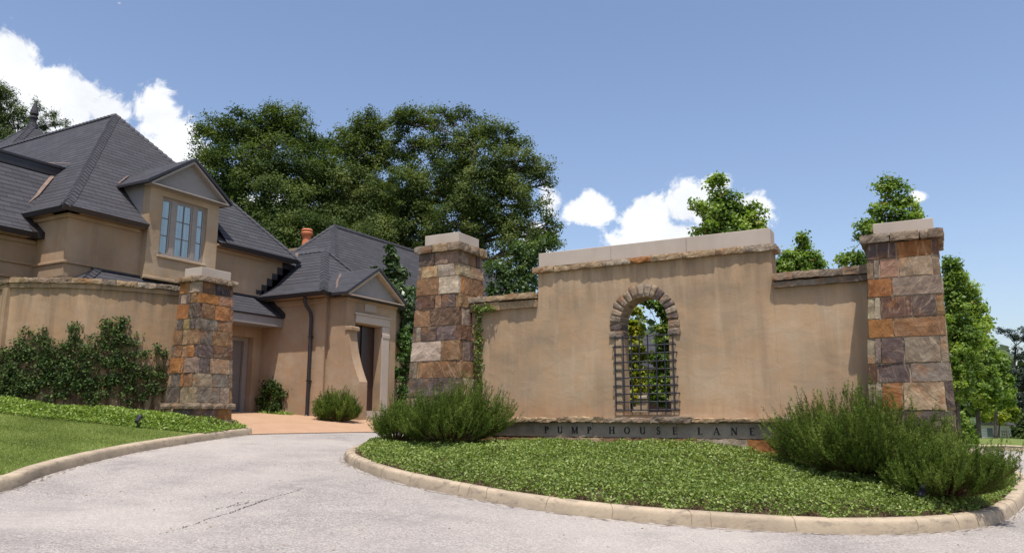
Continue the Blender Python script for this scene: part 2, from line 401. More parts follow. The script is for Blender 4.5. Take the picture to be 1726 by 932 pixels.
oak_l2 = leafm('oak_leaf_light', [(0, (.036, .058, .018)), (.55, (.085, .120, .033)), (1, (.16, .19, .06))], .30, .6, .12)
pine_l = leafm('pine_needle', [(0, (.035, .060, .020)), (.6, (.085, .125, .040)), (1, (.14, .18, .06))], .15, .6)
pine_d = leafm('far_pine_needle', [(0, (.020, .035, .024)), (1, (.055, .08, .055))], .15, .6)
map_l = leafm('maple_leaf', [(0, (.070, .130, .020)), (.55, (.165, .250, .038)), (.95, (.31, .39, .08)), (1, (.36, .22, .07))], .42)
mapy_l = leafm('maple_leaf_yellow', [(0, (.09, .13, .010)), (.6, (.25, .30, .024)), (.95, (.42, .41, .05)), (1, (.40, .25, .05))], .45)
mag_l = leafm('magnolia_leaf', [(0, (.035, .065, .022)), (.7, (.075, .12, .04)), (.96, (.14, .20, .07)), (1, (.40, .40, .08))], .15, .32, .6)
vine_l = leafm('vine_leaf', [(0, (.018, .036, .010)), (.6, (.044, .078, .020)), (1, (.13, .18, .05))], .25, .6, .15)
rose_l = leafm('rosemary_needle', [(0, (.034, .060, .010)), (.55, (.100, .148, .024)), (1, (.23, .28, .075))], .25, .7, .1)
jas_l = leafm('jasmine_leaf', [(0, (.060, .095, .020)), (.5, (.160, .220, .048)), (.88, (.30, .37, .11)), (.97, (.46, .50, .22)), (1, (.36, .22, .07))], .3, .5, .3)
jasb_l = leafm('bed_leaf', [(0, (.10, .15, .028)), (.55, (.21, .30, .058)), (1, (.36, .42, .13))], .32, .5, .3)
grass_l = leafm('grass_blade', [(0, (.125, .165, .040)), (.6, (.21, .265, .065)), (1, (.33, .36, .13))], .3, .6, .2)
far_l = leafm('far_leaf', [(0, (.03, .05, .02)), (1, (.07, .10, .045))], .2)

# ------------------------------------------------------------------ leaf meshes (numpy)
def rs(seed): return np.random.default_rng(seed)
def unit(a): return a/np.maximum(np.linalg.norm(a, axis=1, keepdims=True), 1e-9)
def leafmesh(name, C, size, mat, parent=None, rng=None, aspect=.55, up=.5, jit=.35, tdir=None, out=None, lv=None, fold=0.0):
    C = np.asarray(C, dtype=np.float32); n = len(C)
    nr = rng.normal(size=(n, 3)); nr[:, 2] += up*2
    if out is not None: nr += out*1.2
    nr = unit(nr)
    t = rng.normal(size=(n, 3)) if tdir is None else tdir+rng.normal(size=(n, 3))*.25
    t = unit(t-nr*np.sum(t*nr, axis=1, keepdims=True)) if tdir is None else unit(t)
    s = unit(np.cross(nr, t))
    Ls = (size*(1+jit*(rng.random(n)*2-1)))[:, None]
    a = C-t*Ls*.5; b = C+s*Ls*aspect*.5; c = C+t*Ls*.5; d = C-s*Ls*aspect*.5
    vs = np.stack([a, b, c, d], axis=1).reshape(-1, 3).astype(np.float32)
    me = bpy.data.meshes.new(name)
    me.vertices.add(4*n); me.vertices.foreach_set('co', vs.ravel())
    me.loops.add(4*n); me.loops.foreach_set('vertex_index', np.arange(4*n, dtype=np.int32))
    me.polygons.add(n); me.polygons.foreach_set('loop_start', np.arange(0, 4*n, 4, dtype=np.int32)); me.polygons.foreach_set('loop_total', np.full(n, 4, dtype=np.int32))
    at = me.attributes.new('lv', 'FLOAT', 'POINT')
    lvv = rng.random(n) if lv is None else lv
    at.data.foreach_set('value', np.repeat(lvv, 4).astype(np.float32))
    me.update(calc_edges=True); me.materials.append(mat)
    o = bpy.data.objects.new(name, me); col.objects.link(o)
    if parent: o.parent = parent; o.matrix_parent_inverse = parent_inv(parent)
    return o
def clumps(rng, lobes, ncl, nleaf, sig, flat=.6, shell=.45):
    out = []; cen = []; nrm = []
    tot = sum((l[3]*l[4]*l[5])**(2/3) for l in lobes)
    for l in lobes:
        k = max(3, int(ncl*(l[3]*l[4]*l[5])**(2/3)/tot)); R0 = (l[3]*l[4]*l[5])**(1/3)
        d = unit(rng.normal(size=(k, 3))); r = .35+.80*rng.random(k)**.7
        c = np.array(l[:3])+d*r[:, None]*np.array(l[3:6]); cen.append(c)
        sg = np.minimum(np.maximum(R0*.30, sig*.8), sig*2.2)*(.65+.7*rng.random(k))
        m = np.maximum(8, (nleaf*(sg/sig)**2*(.6+.7*rng.random(k)))).astype(int)
        for ci, si, mi in zip(c, sg, m):
            q = unit(rng.normal(size=(mi, 3))); q[:, 2] = np.where((q[:, 2] < 0) & (rng.random(mi) < .6), -q[:, 2], q[:, 2])
            p = q*(si*(rng.random(mi)**.36)*(1+.30*rng.normal(size=mi)))[:, None]; p[:, 2] *= flat*1.1
            p += .25*si*unit(rng.normal(size=(max(1, mi//6), 3)))[rng.integers(0, max(1, mi//6), mi)]
            out.append(ci+p); nrm.append(q)
    return np.concatenate(out), np.concatenate(cen), np.concatenate(nrm)
def tree(name, label, base, lobes, ncl, nleaf, sig, lsize, leaf, trunk_r, seed, group=None, barkm=None, flat=.85, up=.5, trunks=None, shell=.45, branch=1.0, aspect=.6, cat='tree'):
    rng = rs(seed); random.seed(seed)
    base = Vector(base); root = empty(name, base, label, cat, group)
    P, cen, nq = clumps(rng, lobes, ncl, nleaf, sig, flat, shell)
    cc_ = np.mean(np.array([l[:3] for l in lobes]), axis=0)
    out = unit(P-cc_)*.5+nq*.8
    # leaf tone drifts in clumps with random scatter, one value per leaf
    q_ = P*1.1/max(.4, sig*2); lvc = .5+.22*(np.sin(q_[:, 0]*2.1+np.sin(q_[:, 1]*1.7))+np.sin(q_[:, 2]*2.3+q_[:, 1]*1.3))+.16*rng.normal(size=len(P)); lvc = np.where(rng.random(len(P)) < .012, 1.0, np.clip(lvc, 0, .93))
    leafmesh('crown', P, lsize, leaf, root, rng, aspect, up, .4, out=out, lv=lvc)
    b = MB()
    topz = max(l[2] for l in lobes); lowz = min(l[2]-l[5] for l in lobes)
    forks = []
    for tb, lean in (trunks or [(base, (0, 0))]):
        tb = Vector(tb); h = (topz-tb.z)*.86
        pts = []; rad = []
        for i in range(9):
            f = i/8; q = Vector((tb.x+(cc_[0]+lean[0]-tb.x)*f**1.4, tb.y+(cc_[1]+lean[1]-tb.y)*f**1.4, tb.z+h*f))
            q += Vector((noise.noise(q*.4), noise.noise(q*.4+Vector((9, 0, 0))), 0))*.12*min(1, f*3)*trunk_r*6
            pts.append(q); rad.append(trunk_r*(1-.82*f)*(1.25 if i == 0 else 1))
        b.tube(pts, rad, 8); forks += [(p, r) for p, r in zip(pts[2:], rad[2:])]
    for l in lobes:
        lc = Vector(l[:3]); cand = [q for q in forks if q[0].z < lc.z+.3] or forks[:1]
        p, r = min(cand, key=lambda q: (q[0]-lc).length+random.random()*.8)
        mid = p.lerp(lc, .5)+Vector((0, 0, (lc-p).length*.08)); b.tube([p, mid, lc], [r*.55, r*.38, r*.16], 5)
        cl = cen[np.argsort(np.linalg.norm(cen-np.array(l[:3]), axis=1))[:int(9*branch)]]
        for c in cl:
            c = Vector(c); m2 = lc.lerp(c, .5)+Vector((random.uniform(-.1, .1), random.uniform(-.1, .1), .05))*trunk_r*4
            b.tube([mid.lerp(lc, random.random()), m2, c], [r*.2, r*.13, r*.05], 4, cap=False)
    b.build('trunk', barkm or bark_m, root, True)
    return root
def lob(px, py, rpx, d, ry=None, dep=1.0, dd=0.0):
    c = V(px, py, d+dd); r = rpx*d/1321; return (c.x, c.y, c.z, r, r*dep, (ry or rpx)*d/1321)
#END_HELPERS
def PB(x, y, b): r = ray(x, y); return r*(b/r.y)+Vector((0, 0, CAMZ))
def plane(a, b): return -.0591*a+.0293*b
def sst(e0, e1, x):
    t = np.clip((np.asarray(x, dtype=float)-e0)/(e1-e0), 0, 1); return t*t*(3-2*t)

# ------------------------------------------------------------------ ground, road, kerbs
ISL = [(-9.54, 11.4), (-9.15, 10.7), (-8.6, 10.12), (-7.7, 9.50), (-6.85, 9.03), (-5.92, 8.69), (-4.72, 8.38), (-3.75, 8.3), (-2.96, 8.40), (-2.26, 8.62), (-1.48, 8.93), (-.75, 9.40),
       (-.1, 10.1), (.42, 11.03), (.69, 11.95), (.93, 13.3), (1.17, 15.2), (1.24, 17.3), (1.02, 18.6), (.2, 19.3), (-1.5, 19.6), (-4, 19.2), (-6.5, 17.8), (-8.6, 15.6), (-9.6, 13.4), (-9.7, 12.2)]
isl = [(p.x, p.y) for p in spline([(a, b, 0) for a, b in ISL+[ISL[0]]], 6)][:-1]
KB = np.array([(-40, 18), (-15, 20), (-12, 20.3), (-9, 21.3), (-4, 21.4), (-1, 21.0), (0, 21.0), (.4, 21.3), (.65, 22.0), (.85, 23.6), (1.05, 24.8), (1.5, 25.45), (2.4, 25.7), (4, 25.85), (12, 26.3), (60, 29)])
def kb(a): return np.interp(a, KB[:, 0], KB[:, 1])
def zfar(a, b):
    d = np.maximum(b-kb(a), 0)
    base = plane(np.clip(a, -22, 8), np.minimum(b, 30))+.12
    wr = sst(-9, -1, a)
    return base-wr*(.045*np.maximum(d-3, 0))*sst(0, 12, d)*np.where(d > 40, 40/np.maximum(d, 1), 1) - (1-wr)*0
def grid(name, A, B, zf, mat):
    n, m = len(A), len(B); X, Y = np.meshgrid(A, B, indexing='ij'); Z_ = zf(X, Y)
    vs = np.stack([X, Y, Z_], -1).reshape(-1, 3).tolist()
    fs = [(i*m+j, (i+1)*m+j, (i+1)*m+j+1, i*m+j+1) for i in range(n-1) for j in range(m-1)]
    return mkobj(name, vs, fs, mat, None, True)
def gz(X, Y):
    t = sst(.5, 2.0, Y-kb(X)); return (plane(np.clip(X, -26, 45), np.clip(Y, -45, 30))-.1)*(1-t)+(zfar(X, Y)-.03)*t
gA = np.concatenate([np.arange(-420, -40, 20), np.arange(-40, 30, .75), np.arange(30, 421, 20)])
gB = np.concatenate([np.arange(-200, -20, 15), np.arange(-20, 60, .75), np.arange(60, 600, 20)])
tag(grid('ground', gA, gB, gz, lawn_m), kind='structure')
A1 = np.linspace(-30, 60, 181)
vs = []; fs = []
for i, a in enumerate(A1):
    for j, d in enumerate((0, .25, .8, 1.6, 3, 4.5)):
        b = kb(a)+d; vs.append((a, b, float(zfar(a, b))+(.015 if j else 0.0)))
for i in range(180):
    for j in range(5): fs.append((i*6+j, (i+1)*6+j, (i+1)*6+j+1, i*6+j+1))
tag(mkobj('far_lawn', vs, fs, lawn_m, None, True), kind='structure')
tag(mkobj('road', [(a, b, plane(a, b)) for a, b in [(-17, -26), (44, -26), (44, 32), (-17, 32)]], [(0, 1, 2, 3)], road_m), kind='structure')

def sweep(name, path, side, mat=kerb_m, w_=.18, h=.145, closed=False):
    P = [Vector((p[0], p[1])) for p in path]; n = len(P)
    prof = [(0, -.12), (0.0, 0.01), (.012, h-.052), (.016, h-.036), (.024, h-.018), (.038, h-.005), (.056, h), (w_-.02, h), (w_, h-.02), (w_, -.12)]
    vs = []; fs = []; m = len(prof)
    for i in range(n):
        t = (P[(i+1) % n]-P[i-1]) if closed else (P[min(i+1, n-1)]-P[max(i-1, 0)])
        t.normalize(); nn_ = Vector((-t.y, t.x))*side
        for k, (o, z) in enumerate(prof):
            wv = noise.noise(Vector((P[i].x*1.7, P[i].y*1.7, k*.3)))*.004
            x = P[i].x+nn_.x*(o+wv); y = P[i].y+nn_.y*(o+wv); vs.append((x, y, plane(x, y)+z+wv*.7))
    for i in range(n if closed else n-1):
        j = (i+1) % n
        for k in range(m-1):
            q = (i*m+k, j*m+k, j*m+k+1, i*m+k+1); fs.append(q if side > 0 else q[::-1])
    if not closed: fs += [tuple(range(m)), tuple((n-1)*m+k for k in range(m))[::-1]]
    o = mkobj(name, vs, fs, mat, None, True)
    return tag(o, kind='structure')
def dense(path, step=.09, closed=False):
    out = []; Q = list(path)+([path[0]] if closed else [])
    for p, q in zip(Q[:-1], Q[1:]):
        k = max(1, int(math.hypot(q[0]-p[0], q[1]-p[1])/step))
        out += [(p[0]+(q[0]-p[0])*i/k, p[1]+(q[1]-p[1])*i/k) for i in range(k)]
    if not closed: out.append(Q[-1])
    return out
island_d = dense(isl, .1, True)
sweep('island_kerb', island_d, 1, closed=True)
LK = [(-6.6, -6), (-7.1, -2), (-7.9, 1.5), (-8.75, 3.7), (-9.51, 5.25), (-10.27, 6.1), (-11.08, 7.19), (-12.0, 8.75), (-12.75, 10.4), (-13.2, 11.55), (-13.48, 12.35), (-13.62, 12.75)]
lk = [(p.x, p.y) for p in spline([(a, b, 0) for a, b in LK], 8)]
sweep('lawn_kerb', dense(lk), 1)
sweep('far_kerb', dense([(float(a), float(kb(a))) for a in np.concatenate([np.arange(-11.5, 0, .5), np.arange(0, 2.5, .05), np.arange(2.5, 50, 1.5)])], .3), 1)
# joints in the kerbs
def joints(path, step, side, seed):
    random.seed(seed); mb = MB(); acc = 0
    for p, q in zip(path[:-1], path[1:]):
        d = math.hypot(q[0]-p[0], q[1]-p[1]); acc += d
        if acc > step:
            acc = random.uniform(-.9, .6); t = Vector((q[0]-p[0], q[1]-p[1])).normalized(); n_ = Vector((-t.y, t.x))*side
            pts = []
            for o, z in ((-.002, .0), (.011, .09), (.022, .126), (.038, .1405), (.056, .1455), (.16, .1455)):
                x, y = p[0]+n_.x*o+t.x*random.uniform(-.008, .008), p[1]+n_.y*o; pts.append((x, y, plane(x, y)+z))
            mb.tube(pts, random.uniform(.0008, .0022), 4)
    return mb
dk_m = simple('kerb_joint_dark', (.10, .075, .055), .95, .05)
jm = joints(island_d, 2.4, 1, 3); jm2 = joints(dense(lk), 3.5, 1, 4)
jm.add(jm2.v, jm2.f); tag(jm.build('kerb_joints', dk_m), kind='structure')

# drive apron up to the garage and the porch
fe = [(-13.56, 12.55), (-13.3, 13.3), (-12.9, 14.3), (-12.3, 15.66), (-11.5, 17.3), (-10.6, 19), (-9.5, 21.3)]
be = [(-18.7, 11.6), (-18.7, 13.6), (-18.7, 15.6), (-18.7, 17.6), (-17.2, 19.2), (-15.6, 20.6), (-13, 22.4)]
vs = []; fs = []; K = 12
for (p, q) in zip(fe, be):
    for k in range(K+1):
        t = k/K; a = p[0]+(q[0]-p[0])*t; b = p[1]+(q[1]-p[1])*t; vs.append((a, b, plane(a, b)+.012+.10*float(sst(0, .7, t))))
m = K+1
for i in range(len(fe)-1):
    for k in range(K): fs.append((i*m+k, (i+1)*m+k, (i+1)*m+k+1, i*m+k+1))
tag(mkobj('driveway', vs, fs, drive_m, None, True), kind='structure')
mb = MB()
for p, q in zip(dense(fe, .25)[:-1], dense(fe, .25)[1:]):
    j = random.uniform(-.012, .012)
    mb.add([(p[0]+.05+j, p[1], plane(p[0]+.05, p[1])+.005), (q[0]+.05, q[1], plane(q[0]+.05, q[1])+.005), (q[0]-.012, q[1], plane(q[0], q[1])+.016), (p[0]-.012, p[1], plane(*p)+.016)], [(0, 1, 2, 3)])
tag(mb.build('driveway_edge', simple('edge_dark', (.13, .085, .06), .95, .05)), kind='structure')
# two joints of the drive
# scuffs in the road
def gp(x, y, o=.004):
    r = ray(x, y); d = (CAMZ-o)/(-.0591*r.x+.0293*r.y-r.z); return Vector((r.x*d, r.y*d, CAMZ+r.z*d))
crack_m = simple('road_scuff', (.06, .055, .053), .95, .05, 0, .5)
mb = MB(); random.seed(5)
def scuff(p0, p1, w0, n=46, gap=.25):
    P0, P1 = gp(*p0), gp(*p1); t = (P1-P0); sd = Vector((-t.y, t.x, 0)).normalized()
    for i in range(n):
        if random.random() < gap: continue
        f = i/n; c = P0.lerp(P1, f)+sd*(noise.noise(Vector((f*6, w0*90, 0)))*.06); L_ = t.length/n*random.uniform(.8, 1.6)
        w1 = w0*random.uniform(.25, 1)*(1-abs(f-.55)*1.2)
        c = c+sd*random.uniform(-w0, w0)*.5; e = t.normalized()*L_
        q = [c-sd*w1, c+e*.5-sd*w1*.4, c+e, c+e*.4+sd*w1]
        q = [(v.x, v.y, plane(v.x, v.y)+.004) for v in q]; mb.add(q, [(0, 1, 2, 3)])
scuff((272, 900), (508, 822), .020, 80, .10); scuff((352, 862), (420, 842), .022, 50, .2); scuff((354, 859), (470, 838), .030, 60, .3)
scuff((290, 893), (420, 853), .008, 50, .3)
tag(mb.build('road_scuffs', crack_m), kind='structure')

def gutter_dirt(path, side, seed):
    rnd = random.Random(seed); mb = MB(); P = dense(path, .12)
    for i in range(len(P)-1):
        p, q = Vector(P[i]), Vector(P[i+1]); t = (q-p).normalized(); n_ = Vector((-t.y, t.x))*-side
        for k in range(4):
            o = abs(rnd.gauss(0, .06))+.004; c = p.lerp(q, rnd.random())+n_*o; a_ = rnd.uniform(.02, .09)*(1.4-min(1, o*4)); w2 = rnd.uniform(.003, .013)
            e = t*a_; z = .003+.0002*k
            mb.add([(*(c-e), plane(*(c-e))+z), (*(c-n_*w2*.5+e*.2), plane(*(c-n_*w2*.5))+z), (*(c+e), plane(*(c+e))+z), (*(c+n_*w2), plane(*(c+n_*w2))+z)], [(0, 1, 2, 3) if side > 0 else (3, 2, 1, 0)])
    return mb
gd1 = gutter_dirt(isl+[isl[0]], 1, 1); gd2 = gutter_dirt(lk, 1, 2); gd1.add(gd2.v, gd2.f)
tag(gd1.build('gutter_dirt', simple('grit_brown', (.19, .15, .115), .95, .05, 0, .5)), kind='structure')

# island bed: mounded soil, then a carpet of jasmine leaves
isl_np = np.array(isl); 
def dist_poly(X, Y, P, closed=True):
    Q = np.roll(P, -1, axis=0) if closed else P[1:]
    P0 = P if closed else P[:-1]
    d = np.full(X.shape, 1e9)
    for p, q in zip(P0, Q):
        e = q-p; L2 = e@e+1e-12
        t = np.clip(((X-p[0])*e[0]+(Y-p[1])*e[1])/L2, 0, 1)
        d = np.minimum(d, np.hypot(X-p[0]-t*e[0], Y-p[1]-t*e[1]))
    return d
def inside(X, Y, P):
    c = np.zeros(X.shape, bool); n = len(P)
    for i in range(n):
        x0, y0 = P[i]; x1, y1 = P[(i+1) % n]
        cond = ((y0 > Y) != (y1 > Y)); xi = (x1-x0)*(Y-y0)/(y1-y0+1e-12)+x0
        c ^= cond & (X < xi)
    return c
def zisl(X, Y):
    d = dist_poly(X, Y, isl_np); return np.minimum(plane(X, Y)+.09+.10*np.clip(d, 0, 3.6), 1.0+.0*X)+.015*np.sin(X*2.1+1)*np.sin(Y*1.7)*sst(.3, 1.2, d)
cx_, cy_ = -4.2, 13.8
rings = [1.0, .985, .96, .92, .86, .78, .68, .56, .42, .25, .1]
vs = []; n = len(isl); 
for rr in rings:
    e = np.stack([cx_+(isl_np[:, 0]-cx_)*rr*.988, cy_+(isl_np[:, 1]-cy_)*rr*.988], -1); z = zisl(e[:, 0], e[:, 1]); vs += [(x, y, zz) for (x, y), zz in zip(e, z)]
fs = [(r_*n+i, r_*n+(i+1) % n, (r_+1)*n+(i+1) % n, (r_+1)*n+i) for r_ in range(len(rings)-1) for i in range(n)]
fs.append(tuple((len(rings)-1)*n+i for i in range(n)))
tag(mkobj('planting_bed', vs, fs, soil_m, None, True), kind='structure')
rng = rs(11)
def cover(name, label, X, Y, zf, edge, mat, seed, size=.042, h=.17, layers=3, hidden=None):
    rng = rs(seed); d = edge(X, Y)
    und = np.array([noise.noise(Vector((x*1.1, y*1.1, seed)))*.09+noise.noise(Vector((x*4.5, y*4.5, seed)))*.05+noise.noise(Vector((x*12, y*12, seed)))*.02 for x, y in zip(X, Y)])
    hh = h*(.22+.78*sst(0, .34, d))+und*(.35+.65*sst(0, .5, d))
    u = rng.random(len(X)); top = u**.45
    Zz = zf(X, Y)+.01+hh*top
    C = np.stack([X, Y, Zz], -1)
    o = leafmesh(name, C, size, mat, None, rng, .62, .45, .4, lv=np.clip(rng.random(len(X))*.72+.28*(und*7+.5), 0, 1))
    return tag(o, label, 'ground cover', kind='stuff')
Nc = 470000
X = rng.uniform(-9.7, 1.3, Nc); Y = rng.uniform(8.3, 19.6, Nc)
d = dist_poly(X, Y, isl_np); k = inside(X, Y, isl_np) & (d > .19+.05*np.sin(X*9+Y*7)+.04*np.sin(X*23-Y*17))
k &= (Y < 12.6) | (rng.random(Nc) < .28) | (d < .6)
k &= ~((Y > 12.34) & (Y < 12.72) & (X > -7.6) & (X < -.7))
pn_ = np.array([noise.noise(Vector((x*2.6, y*2.6, 7))) if q else 0 for x, y, q in zip(X, Y, k)]); k &= (pn_ > -.30) | (rng.random(Nc) < .35)
X = X[k]; Y = Y[k]
cover('jasmine_carpet', 'glossy low jasmine carpet filling the kerbed island in front of the sign wall', X, Y, zisl, lambda x, y: dist_poly(x, y, isl_np)-.13, jas_l, 12, size=.036)
# bare stems and fallen leaves that show at the skirt of the carpet, runners over the kerb
mb = MB(); random.seed(8)
for i in range(len(island_d)):
    p = Vector(island_d[i]); q = Vector(island_d[(i+1) % len(island_d)]); t = (q-p).normalized(); n_ = Vector((-t.y, t.x))
    if p.y > 12.5: continue
    for _ in range(9):
        f = random.random(); o = random.uniform(.17, .34); c = p.lerp(q, f)+n_*o; z = plane(c.x, c.y)+.10
        e = c-n_*random.uniform(-.02, .08)+t*random.uniform(-.08, .08)
        mb.tube([(c.x, c.y, z), ((c.x+e.x)/2, (c.y+e.y)/2, z+random.uniform(.02, .09)), (e.x, e.y, z+random.uniform(.0, .10))], [.003, .0025, .002], 3, cap=False)
    if random.random() < .22:
        c = p+n_*.16; l_ = random.uniform(.10, .2); k_ = random.uniform(-.06, .06)
        pts = []
        for o, z in ((.18, .17), (.12, .162), (.06, .156), (.022, .13), (.002, .08), (-.012, .08-l_*.35)):
            j = k_*(.18-o)/.18+random.uniform(-.012, .012); x, y = p.x+n_.x*o+t.x*j, p.y+n_.y*o+t.y*j; pts.append((x, y, plane(x, y)+z))
        mb.tube(pts, [.003, .003, .0025, .002, .002, .0012], 3, cap=False)
tag(mb.build('jasmine_runners', simple('runner_brown', (.14, .085, .055), .9, .1, 0, .3)), 'thin brown jasmine runners trailing over the island kerb', 'runners', kind='stuff')

# ------------------------------------------------------------------ left lawn, leafy bed and curved wall line
WL = [(-34, 13), (-27, 11), (-22, 9.9), (-19.2, 9.42), (-17.64, 9.17), (-17.17, 9.08)]
WR = [(-17.17, 9.08), (-16.45, 9.44), (-15.81, 9.96), (-15.33, 10.62), (-15.02, 11.3), (-14.75, 11.75)]
wl = WL[:-1]+[(p.x, p.y) for p in spline([(a, b, 0) for a, b in WR], 6)]
def resamp(P, ts):
    P = np.array(P); s = np.concatenate([[0], np.cumsum(np.hypot(*np.diff(P, axis=0).T))]); s /= s[-1]
    return np.stack([np.interp(ts, s, P[:, 0]), np.interp(ts, s, P[:, 1])], -1)
lk_np = np.array(lk)
def zlawn(X, Y):
    d = dist_poly(X, Y, lk_np, False); return plane(X, Y)+.125+.088*np.clip(d-.25, 0, 8)
ts = np.linspace(0, 1, 90)
off = []
for i, p in enumerate(lk):
    t = Vector((lk[min(i+1, len(lk)-1)][0]-lk[max(i-1, 0)][0], lk[min(i+1, len(lk)-1)][1]-lk[max(i-1, 0)][1])).normalized()
    off.append((p[0]-t.y*.19, p[1]+t.x*.19))
# matched stations: kerb side against wall side
kA = resamp(off, ts**.8); wA = resamp([(-34, 13), (-27, 11), (-22, 9.9), (-19.2, 9.42), (-17.64, 9.17), (-17.17, 9.08), (-16.45, 9.44), (-15.81, 9.96), (-15.3, 10.7), (-14.9, 11.5), (-13.9, 12.6), (-13.75, 12.7)], ts)
us = np.linspace(0, 1, 40)
vs = []
for u in us:
    e = kA*(1-u)+wA*u; z = zlawn(e[:, 0], e[:, 1]); vs += [(x, y, zz) for (x, y), zz in zip(e, z)]
n = len(ts); fs = [(i*n+j, i*n+j+1, (i+1)*n+j+1, (i+1)*n+j) for i in range(39) for j in range(n-1)]
tag(mkobj('lawn', vs, fs, lawn_m, None, True), kind='structure')
# line that parts lawn from bed
BD = np.array([(-30, 10.2), (-22, 8.75), (-19, 8.2), (-17.4, 8.0), (-16.3, 8.3), (-15.2, 8.95), (-14.3, 9.85), (-13.55, 10.55), (-13.0, 10.95)])
BEDP = np.concatenate([BD, np.array([(-13.42, 12.0), (-13.6, 12.6), (-14.6, 12.5), (-14.9, 11.4), (-15.33, 10.62), (-15.81, 9.96), (-16.45, 9.44), (-17.17, 9.08), (-19.2, 9.42), (-22, 9.9), (-30, 11.8)])])
rng = rs(21); Nb = 150000
X = rng.uniform(-23, -12.7, Nb); Y = rng.uniform(7.7, 12.7, Nb); k = inside(X, Y, BEDP); X = X[k]; Y = Y[k]
pil = (X > -14.6) & (X < -13.68) & (Y > 11.16) & (Y < 12.3); X = X[~pil]; Y = Y[~pil]
cover('leafy_border', 'bright green leafy border running along the foot of the curved wall and left pillar', X, Y, zlawn, lambda x, y: dist_poly(x, y, BEDP), jasb_l, 22, .055, .25)
# grass blades
rng = rs(31); Ng = 420000
X = rng.uniform(-20, -8.3, Ng); Y = rng.uniform(2.5, 11.2, Ng)
LP = np.concatenate([lk_np[::1], BD[::-1]]); LP = np.concatenate([np.array(off), BD[::-1]])
k = inside(X, Y, LP); X = X[k]; Y = Y[k]
C = np.stack([X, Y, zlawn(X, Y)+.012], -1)
td = np.zeros((len(X), 3)); td[:, 2] = 1; td += rng.normal(size=td.shape)*.55
pt = np.array([noise.noise(Vector((x*.9, y*.9, 3))) for x, y in zip(X, Y)])
o = leafmesh('lawn_grass', C, .034, grass_l, None, rng, .16, .0, .5, tdir=td, lv=np.clip(rng.random(len(X))*.6+.2+pt*.9, 0, 1))
tag(o, 'short mown green grass on the bank inside the left kerb', 'grass', kind='stuff')

# ------------------------------------------------------------------ stone pillars
def stones_row(mb, rect, z0, z1, face, cuts, cols, dep, trim0, trim1, seed):
    # face: 0 front (-b), 1 right (+a), 2 back, 3 left
    g = .0055
    def P(u, d, z):
        a0, a1, b0, b1 = rect(z)
        if face == 0: return (a0+(a1-a0)*u, b0+d, z)
        if face == 1: return (a1-d, b0+(b1-b0)*u, z)
        if face == 2: return (a1-(a1-a0)*u, b1-d, z)
        return (a0+d, b1-(b1-b0)*u, z)
    a0, a1, b0, b1 = rect((z0+z1)/2); W_ = (a1-a0) if face in (0, 2) else (b1-b0)
    us = [trim0/W_]+[trim0/W_+(1-(trim0+trim1)/W_)*c for c in cuts]+[1-trim1/W_]
    for k in range(len(us)-1):
        sd = seed*31+k*7+face*3
        random.seed(sd); pr = random.uniform(-.018, .004)
        u0, u1 = us[k]+g/W_, us[k+1]-g/W_
        q = [P(u0, pr, z0+g), P(u1, pr, z0+g), P(u1, dep, z0+g), P(u0, dep, z0+g), P(u0, pr, z1-g), P(u1, pr, z1-g), P(u1, dep, z1-g), P(u0, dep, z1-g)]
        base = PAL[cols[k]]; j = random.uniform(.88, 1.14)
        c = tuple(min(1, x*j*random.uniform(.94, 1.06)) for x in base)
        L_ = (u1-u0)*W_
        mb.rough(q, (max(2, int(L_/.055)), 2, max(2, int((z1-z0)/.055))), .011, 7.0, sd, .35,
                 scol=(*c, 1), soff=(random.uniform(-3, 3), random.uniform(-3, 3), random.uniform(-3, 3), 1))
